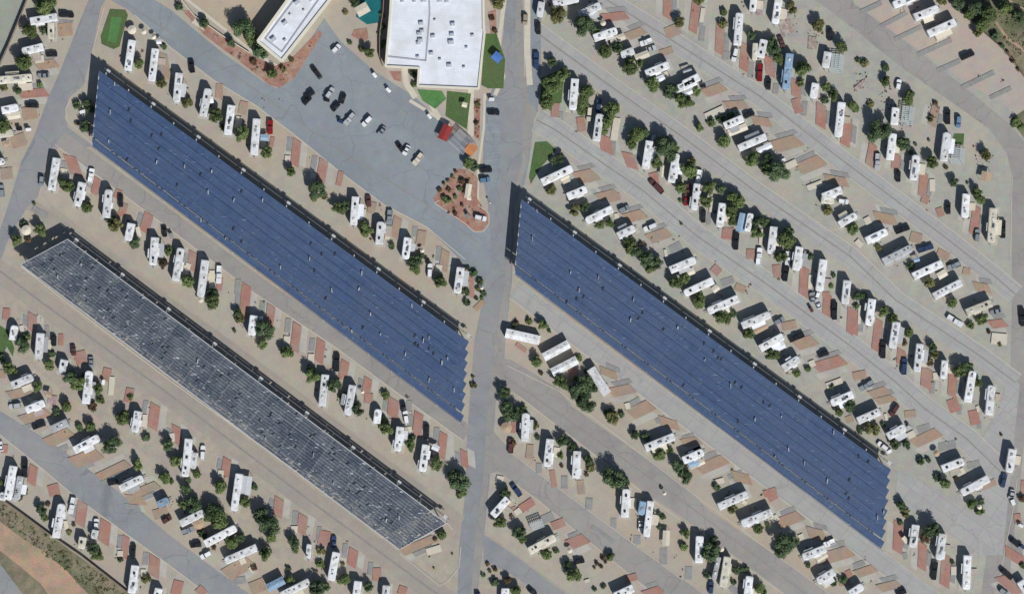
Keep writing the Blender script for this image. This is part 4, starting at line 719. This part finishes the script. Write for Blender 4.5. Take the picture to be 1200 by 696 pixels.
def cabin(e):
    m = e['c'] or 'w'; L = e['L']; Wd = e['w'] * S
    root = empty('park_cabin', W(e['x'], e['y'], .15), e['ang'])
    b = MB(); b.box(-L / 2 + .1, -Wd / 2 + .1, 0, L / 2 - .1, Wd / 2 - .1, 3.3); obj('wall', fixn(b.mesh('wall', 'wall_' + m)), root)
    b = MB(); x, y = L / 2, Wd / 2
    b.loft([[(-x, -y, 3.3), (-x, y, 3.3), (-x, 0, 3.31)][:0] or [(-x, -y, 3.28), (-x, 0, 3.62), (-x, y, 3.28), (-x, 0, 3.2)], [(x, -y, 3.28), (x, 0, 3.62), (x, y, 3.28), (x, 0, 3.2)]]); obj('roof', fixn(b.mesh('roof', 'roof_' + m)), root)
    for s in (-1, 1):
        for k in (-.3, 0, .3): obj('window', unit_box('glass'), root, (k * L, s * (Wd / 2 - .09), 1.2), 0, (1.2, .06, 1))
    obj('door', unit_box('unit_grey'), root, (.15 * L, -(Wd / 2 - .08), .05), 0, (.9, .08, 2.1))
    for k in (-.3, .1, .35): obj('roof_vent', unit_box('unit_grey'), root, (k * L, .5, 3.4), 0, (.35, .35, .35))
    root['label'] = label(e, '%s ridge-roofed long cabin' % COLN[m]); root['category'] = 'cabin'; root['group'] = PLUR['cabin']

# ------------------------------------------------------------------ vehicles
def car_parts(kind, c):
    def body():
        b = MB(); L, w = (4.7, 1.85) if kind != 'pickup' else (5.7, 1.98)
        if kind == 'pickup':
            b.loft([rrect(L, w, .2, .4, rf=.35), rrect(L, w, .2, .95, rf=.35), rrect(L - .1, w - .08, .2, 1.05, rf=.35)])
            b.box(-L / 2 + .08, -w / 2 + .05, 1.05, -.55, -w / 2 + .17, 1.32); b.box(-L / 2 + .08, w / 2 - .17, 1.05, -.55, w / 2 - .05, 1.32); b.box(-L / 2 + .05, -w / 2 + .17, 1.05, -L / 2 + .15, w / 2 - .17, 1.32)
            b.loft([rrect(2.3, w - .12, .2, 1.05, x0=-.5), rrect(1.95, w - .36, .2, 1.72, x0=-.35)])
            b.v = b.v
        else:
            b.loft([rrect(L, w, .35, .35, rf=.5), rrect(L, w, .35, .8, rf=.5), rrect(L - .12, w - .1, .35, .98, rf=.55)])
        return b.mesh('car_body', 'paint_' + c)
    def cab():
        b = MB(); 
        if kind == 'pickup': b.loft([rrect(2.35, 1.84, .2, 1.06, x0=-.55), rrect(2.0, 1.63, .2, 1.66, x0=-.4)])
        elif kind == 'suv': b.loft([rrect(1.9, 1.74, .25, .97, x0=-2.2), rrect(.9, 1.5, .22, 1.62, x0=-2.05)])
        else: b.loft([rrect(1.7, 1.7, .25, .97, x0=-1.75), rrect(.5, 1.36, .22, 1.38, x0=-1.1)])
        return b.mesh('car_glass', 'glass')
    def roof():
        b = MB()
        if kind == 'pickup': b.loft([rrect(1.96, 1.6, .2, 1.66, x0=-.38), rrect(1.7, 1.45, .2, 1.76, x0=-.28)])
        elif kind == 'suv': b.loft([rrect(.86, 1.47, .22, 1.62, x0=-2.02), rrect(.6, 1.3, .2, 1.72, x0=-1.9)])
        else: b.loft([rrect(.48, 1.34, .22, 1.38, x0=-1.08), rrect(.25, 1.15, .2, 1.45, x0=-.9)])
        return b.mesh('car_roof', 'paint_' + c)
    return cached(('cb', kind, c), body), cached(('cc', kind, c), cab), cached(('cr', kind, c), roof)
CCOL = dict(k='black', w='white', r='red', b='dark blue', g='grey', s='silver', c='cream', m='dark maroon', u='blue-grey', t='beige')
def vehicle(e):
    L = max(2.4, min(e['L'], 9)); c = e['c']
    root_l = (W(e['x'], e['y'], .2)); kind = 'cart' if L < 3.2 else rr_.choice(['pickup', 'pickup', 'suv']) if L > 4.9 else rr_.choice(['suv', 'sedan', 'suv'])
    rz = e['ang'] + (math.pi if rr_.random() < .5 else 0)
    if kind == 'cart':
        root = empty('golf_cart', root_l, rz)
        b = cached(('gb', c), lambda: (lambda q: (q.loft([rrect(2.3, 1.2, .2, .3), rrect(2.2, 1.15, .2, .62)]), q.box(-.6, -.5, .62, -.05, .5, .85), q.box(-.7, -.5, .62, -.6, .5, 1.2), q.mesh('cart_body', 'paint_' + c))[-1])(MB())); obj('body', b, root)
        r = cached(('gr', c), lambda: (lambda q: (q.loft([rrect(1.7, 1.2, .2, 1.82), rrect(1.6, 1.1, .2, 1.9)]), q.mesh('cart_roof', 'paint_' + c))[-1])(MB())); obj('roof', r, root)
        for x in (-.75, .75):
            for y in (-.5, .5): obj('roof_post', unit_box('steel_dark'), root, (x, y, .6), 0, (.05, .05, 1.23))
        for x in (-.75, .75):
            for y in (-.52, .52): obj('wheel', wheel_mesh(), root, (x, y, .23), 0, (.6, .6, .6))
        look = '%s golf cart' % CCOL[c]; cat = 'golf cart'
    else:
        root = empty({'pickup': 'pickup_truck', 'suv': 'parked_car', 'sedan': 'parked_car'}[kind], root_l, rz)
        base = 5.7 if kind == 'pickup' else 4.7; s = max(.85, min(L / base, 1.22)); Bm, Cm, Rm = car_parts(kind, c)
        for nme, me in (('body', Bm), ('windows', Cm), ('roof', Rm)): obj(nme, me, root, (0, 0, 0), 0, (s, 1.04, 1.02))
        for x in (-.31, .31):
            for y in (-.84, .84): obj('wheel', wheel_mesh(), root, (x * base * s, y, .33), 0, (.88, 1, .88))
        if c in 'ws' or rr_.random() < .2: obj('sunroof', unit_box('glass'), root, (-.15 if kind != 'pickup' else .6, 0, {'pickup': 1.74, 'suv': 1.70, 'sedan': 1.43}[kind]), 0, (.7, .8, .04))
        look = '%s %s' % (CCOL[c], {'pickup': 'pickup truck', 'suv': 'boxy car', 'sedan': 'low car'}[kind]); cat = 'pickup' if kind == 'pickup' else 'car'
    root['label'] = label(e, look); root['category'] = cat; root['group'] = PLUR['vehicle']

# ------------------------------------------------------------------ shelters, parasols, pergolas
AM = dict(w='awning_white', c='awning_cream', g='awning_grey', b='awning_blue', r='awning_red', o='awning_orange', t='awning_tan', m='awning_tan', y='awning_royal')
AN = dict(w='white', c='cream', g='grey', b='pale blue', r='dark red', o='orange', t='tan', m='brown', y='bright blue')
def shelter(e):
    c = e['c'] or 'w'; L = e['L']; Wd = e['w'] * S; h = 2.6 if c not in 'c' else 2.3
    root = empty('shade_shelter', W(e['x'], e['y'], .12), e['ang'])
    b = MB(); x, y = L / 2, Wd / 2; b.loft([[(-x, -y, h), (-x, 0, h + .3), (-x, y, h), (-x, 0, h - .06)], [(x, -y, h), (x, 0, h + .3), (x, y, h), (x, 0, h - .06)]]) 
    obj('roof', fixn(b.mesh('roof', AM[c])), root)
    for sx in (-1, 1):
        for sy in (-1, 1): obj('post', unit_box('steel'), root, (sx * (x - .1), sy * (y - .12), 0), 0, (.1, .1, h))
    root['label'] = label(e, '%s small flat shelter' % AN[c]); root['category'] = 'shelter'; root['group'] = PLUR['shelter']
def parasol(e):
    c = e['c'] or 'c'; r = e['r'] * S
    def f():
        b = MB(); n = 12; ring = lambda q, z: [(q * math.cos(i * math.tau / n), q * math.sin(i * math.tau / n), z) for i in range(n)]
        b.loft([ring(1, 2.3), ring(.5, 2.65), ring(.05, 2.95)]); return b.mesh('parasol_canopy', AM[c])
    root = empty('parasol', W(e['x'], e['y'], .12)); obj('canopy', cached(('pa', c), f), root, (0, 0, 0), 0, (r, r, 1)); obj('pole', unit_box('steel'), root, (0, 0, 0), 0, (.07, .07, 2.6))
    root['label'] = label(e, '%s round parasol' % AN[c]); root['category'] = 'parasol'; root['group'] = PLUR['parasol']
def pergola(e):
    L = e['L']; Wd = e['w'] * S; root = empty('pergola', W(e['x'], e['y'], .12), e['ang']); x, y = L / 2, Wd / 2
    dark = e['row'][0] in ('N0', 'H'); mm = 'unit_grey' if dark else 'lattice_blue'
    b = MB(); n = int(L / .7)
    for i in range(n): t = -x + (i + .5) * L / n; b.box(t - .17, -y, 2.62, t + .17, y, 2.7)
    obj('lattice', b.mesh('lattice', mm), root)
    b = MB()
    for t in (-y + .15, -y / 3, y / 3, y - .15): b.box(-x, t - .1, 2.45, x, t + .1, 2.617)
    obj('beam', b.mesh('beam', 'steel'), root)
    for sx in (-1, 1):
        for sy in (-1, 1): obj('post', unit_box('steel'), root, (sx * (x - .15), sy * (y - .15), 0), 0, (.14, .14, 2.45))
    root['label'] = label(e, '%s slatted pergola' % ('dark grey' if dark else 'pale blue-grey')); root['category'] = 'pergola'; root['group'] = PLUR['pergola']

# ------------------------------------------------------------------ trees and shrubs
def crown_mesh(kind, seed, nleaf, ls):
    def f():
        rd = random.Random(seed * 31 + ord(kind[0])); b = MB(); cl = []
        for i in range(15):
            a = rd.uniform(0, math.tau); q = math.sqrt(rd.random()) * .66; z = rd.uniform(.25, 1.0) * math.sqrt(max(.05, 1 - q * q * .8)) + .05
            cl.append((Vector((q * math.cos(a), q * math.sin(a), z)), rd.uniform(.30, .46)))
        ax, ay = rd.uniform(.85, 1.08), rd.uniform(.85, 1.08)
        for i in range(nleaf):
            c, r = cl[i % len(cl)]
            d = Vector((rd.gauss(0, 1), rd.gauss(0, 1), rd.gauss(0, 1))).normalized(); p = c + d * r * (rd.random() ** .35) * rd.uniform(.85, 1.04)
            p.x *= ax; p.y *= ay
            n = (d + Vector((rd.uniform(-1, 1), rd.uniform(-1, 1), rd.uniform(-.3, 1))) * .8).normalized(); q = n.to_track_quat('Z', 'Y'); s = ls * rd.uniform(.6, 1.3)
            t = rd.uniform(0, math.tau); vs = [p + q @ Vector((math.cos(t + k) * s * w_, math.sin(t + k) * s * w_, 0)) for k, w_ in ((0, 1), (1.4, .6), (math.pi, 1), (math.pi + 1.4, .6))]
            b.add(vs, [(0, 1, 2, 3)])
        me = b.mesh('crown', 'foliage_' + kind); return me
    k = ('crown', kind, seed, nleaf)
    if k not in CACHE: CACHE[k] = f()
    return CACHE[k]
def trunk_mesh(seed):
    def f():
        rd = random.Random(seed); b = MB(); b.tube((0, 0, 0), (.03, .02, .55), .085, .06, 7)
        for i in range(4):
            a = i * 1.57 + rd.uniform(-.4, .4); b.tube((.03, .02, .5), (.42 * math.cos(a), .42 * math.sin(a), 1.05), .045, .02, 5)
        return b.mesh('trunk', 'bark')
    return cached(('trunk', seed), f)
TN = dict(g='olive green', d='dark green', y='yellowish green', r='reddish brown')
tr_ = random.Random(5)
def plant(e):
    r = e['r'] * S * (1.0 if e['c'] == 'd' else 1.04); k = e['c'] or 'g'; big = e['kind'] == 'tree'; sd_ = tr_.randrange(5); rz = tr_.uniform(0, 6.28)
    root = empty('tree' if big else 'shrub', W(e['x'], e['y'], .1), rz)
    if big:
        hz = r * tr_.uniform(.75, .95); z0 = min(1.7, r * .45) 
        huge = r > 3.6; me = crown_mesh(k, sd_, 3400 if huge else 1900, .075 if huge else .10)
        obj('crown', me, root, (0, 0, z0 - .15 * hz), 0, (r * 1.06 * tr_.uniform(.93, 1.1), r * 1.06 * tr_.uniform(.93, 1.1), hz * 1.45)); obj('trunk', trunk_mesh(sd_), root, (0, 0, 0), 0, (r * .9, r * .9, (z0 + hz * .9) / 1.05))
    else:
        me = crown_mesh(k, sd_, 420, .2); obj('crown', me, root, (0, 0, .02), 0, (r * 1.1, r * 1.1, r * .95)); obj('stem', trunk_mesh(sd_), root, (0, 0, 0), 0, (r * .8, r * .8, r * .6))
    size = ('very broad' if r > 3.9 else 'broad' if r > 3 else 'small round') if big else 'low'
    root['label'] = label(e, '%s %s %s' % (size, TN[k], 'tree' if big else 'bush')); root['category'] = 'tree' if big else 'shrub'; root['group'] = PLUR[e['kind']]
FN = dict(R=camper, M=cabin, C=vehicle, A=shelter, U=parasol, L=pergola, T=plant)
for e in ITEMS:
    if e['k'] in FN and -14 < e['x'] < 1214 and -14 < e['y'] < 708: FN[e['k']](e)

# ------------------------------------------------------------------ uncountable ground cover
def scatter(name, polys, n, kind, smin, smax, seed, label_=None):
    rd = random.Random(seed); b = MB()
    def inside(x, y, P):
        c = False
        for i in range(len(P)):
            (x1, y1), (x2, y2) = P[i], P[i - 1]
            if (y1 > y) != (y2 > y) and x < (x2 - x1) * (y - y1) / (y2 - y1) + x1: c = not c
        return c
    for P in polys:
        xs = [p[0] for p in P]; ys = [p[1] for p in P]; k = 0
        for _ in range(n * 30):
            x, y = rd.uniform(min(xs), max(xs)), rd.uniform(min(ys), max(ys))
            if not inside(x, y, P): continue
            k += 1
            if k > n: break
            o = W(x, y, .05); r = rd.uniform(smin, smax) * (1 if rd.random() < .8 else 1.8)
            for j in range(14):
                d = Vector((rd.gauss(0, 1), rd.gauss(0, 1), abs(rd.gauss(0, .8)) + .1)); d.normalize(); c = o + d * r * rd.uniform(.3, 1); s = r * rd.uniform(.25, .5); q = (d + Vector((rd.uniform(-.6, .6), rd.uniform(-.6, .6), .5))).to_track_quat('Z', 'Y')
                t = rd.uniform(0, 3); b.add([c + q @ Vector((math.cos(t + a) * s, math.sin(t + a) * s * .7, 0)) for a in (0, 1.57, 3.14, 4.71)], [(0, 1, 2, 3)])
    obj(name, b.mesh(name, kind), None, kind='stuff', label=label_, category='ground cover')
scatter('scrub', [[(1119, -4), (1175, 50), (1205, 85), (1230, 60), (1210, -10), (1150, -20)], [(0, 588), (58, 630), (95, 656), (150, 697), (120, 705), (80, 672), (40, 640), (0, 610)]], 330, 'foliage_s', .15, .5, 3, 'dry olive scrub outside the boundary walls')
scatter('bed_plants', [[(535, 198), (548, 199), (560, 209), (559, 232), (570, 254), (556, 270), (510, 239)], [(216, 16), (290, 66), (320, 80), (344, 72), (370, 45), (340, 92), (316, 98), (260, 55)], [(555, 116), (563, 116), (562, 165), (556, 160)]], 45, 'foliage_r', .15, .45, 8, 'small desert plants in the red gravel beds')
scatter('garden_plants', [[(912, 20), (933, 10), (935, 40), (915, 45)], [(945, 35), (965, 35), (975, 65), (948, 60)], [(1000, 85), (1018, 85), (1018, 108), (1000, 108)], [(1030, 92), (1045, 100), (1045, 130), (1030, 130)], [(1055, 135), (1068, 125), (1070, 150), (1056, 152)], [(1088, 118), (1102, 122), (1100, 140), (1088, 145)], [(1140, 170), (1165, 175), (1160, 200), (1145, 195)]], 26, 'foliage_r', .15, .4, 9, 'small cactus and rock plants in the gravel gardens')

rd_ = random.Random(77); PL = []
for e in ITEMS:
    if e['k'] in 'RP' and -4 < e['x'] < 1204 and -4 < e['y'] < 700 and (e['k'] == 'R' or rd_.random() < .3):
        for _ in range(3):
            a = rd_.uniform(0, math.tau); x, y = e['x'] + math.cos(a) * rd_.uniform(5, 15), e['y'] + math.sin(a) * rd_.uniform(5, 15)
            if any(o['k'] in 'RCM' and math.dist((x, y), (o['x'], o['y'])) < 5 for o in ITEMS): continue
            PL.append([(x - 2, y - 2), (x + 2, y - 2), (x + 2, y + 2), (x - 2, y + 2)])
scatter('pitch_plants', PL, 2, 'foliage_r', .12, .38, 10, 'tiny dry plants dotted round the pitches')
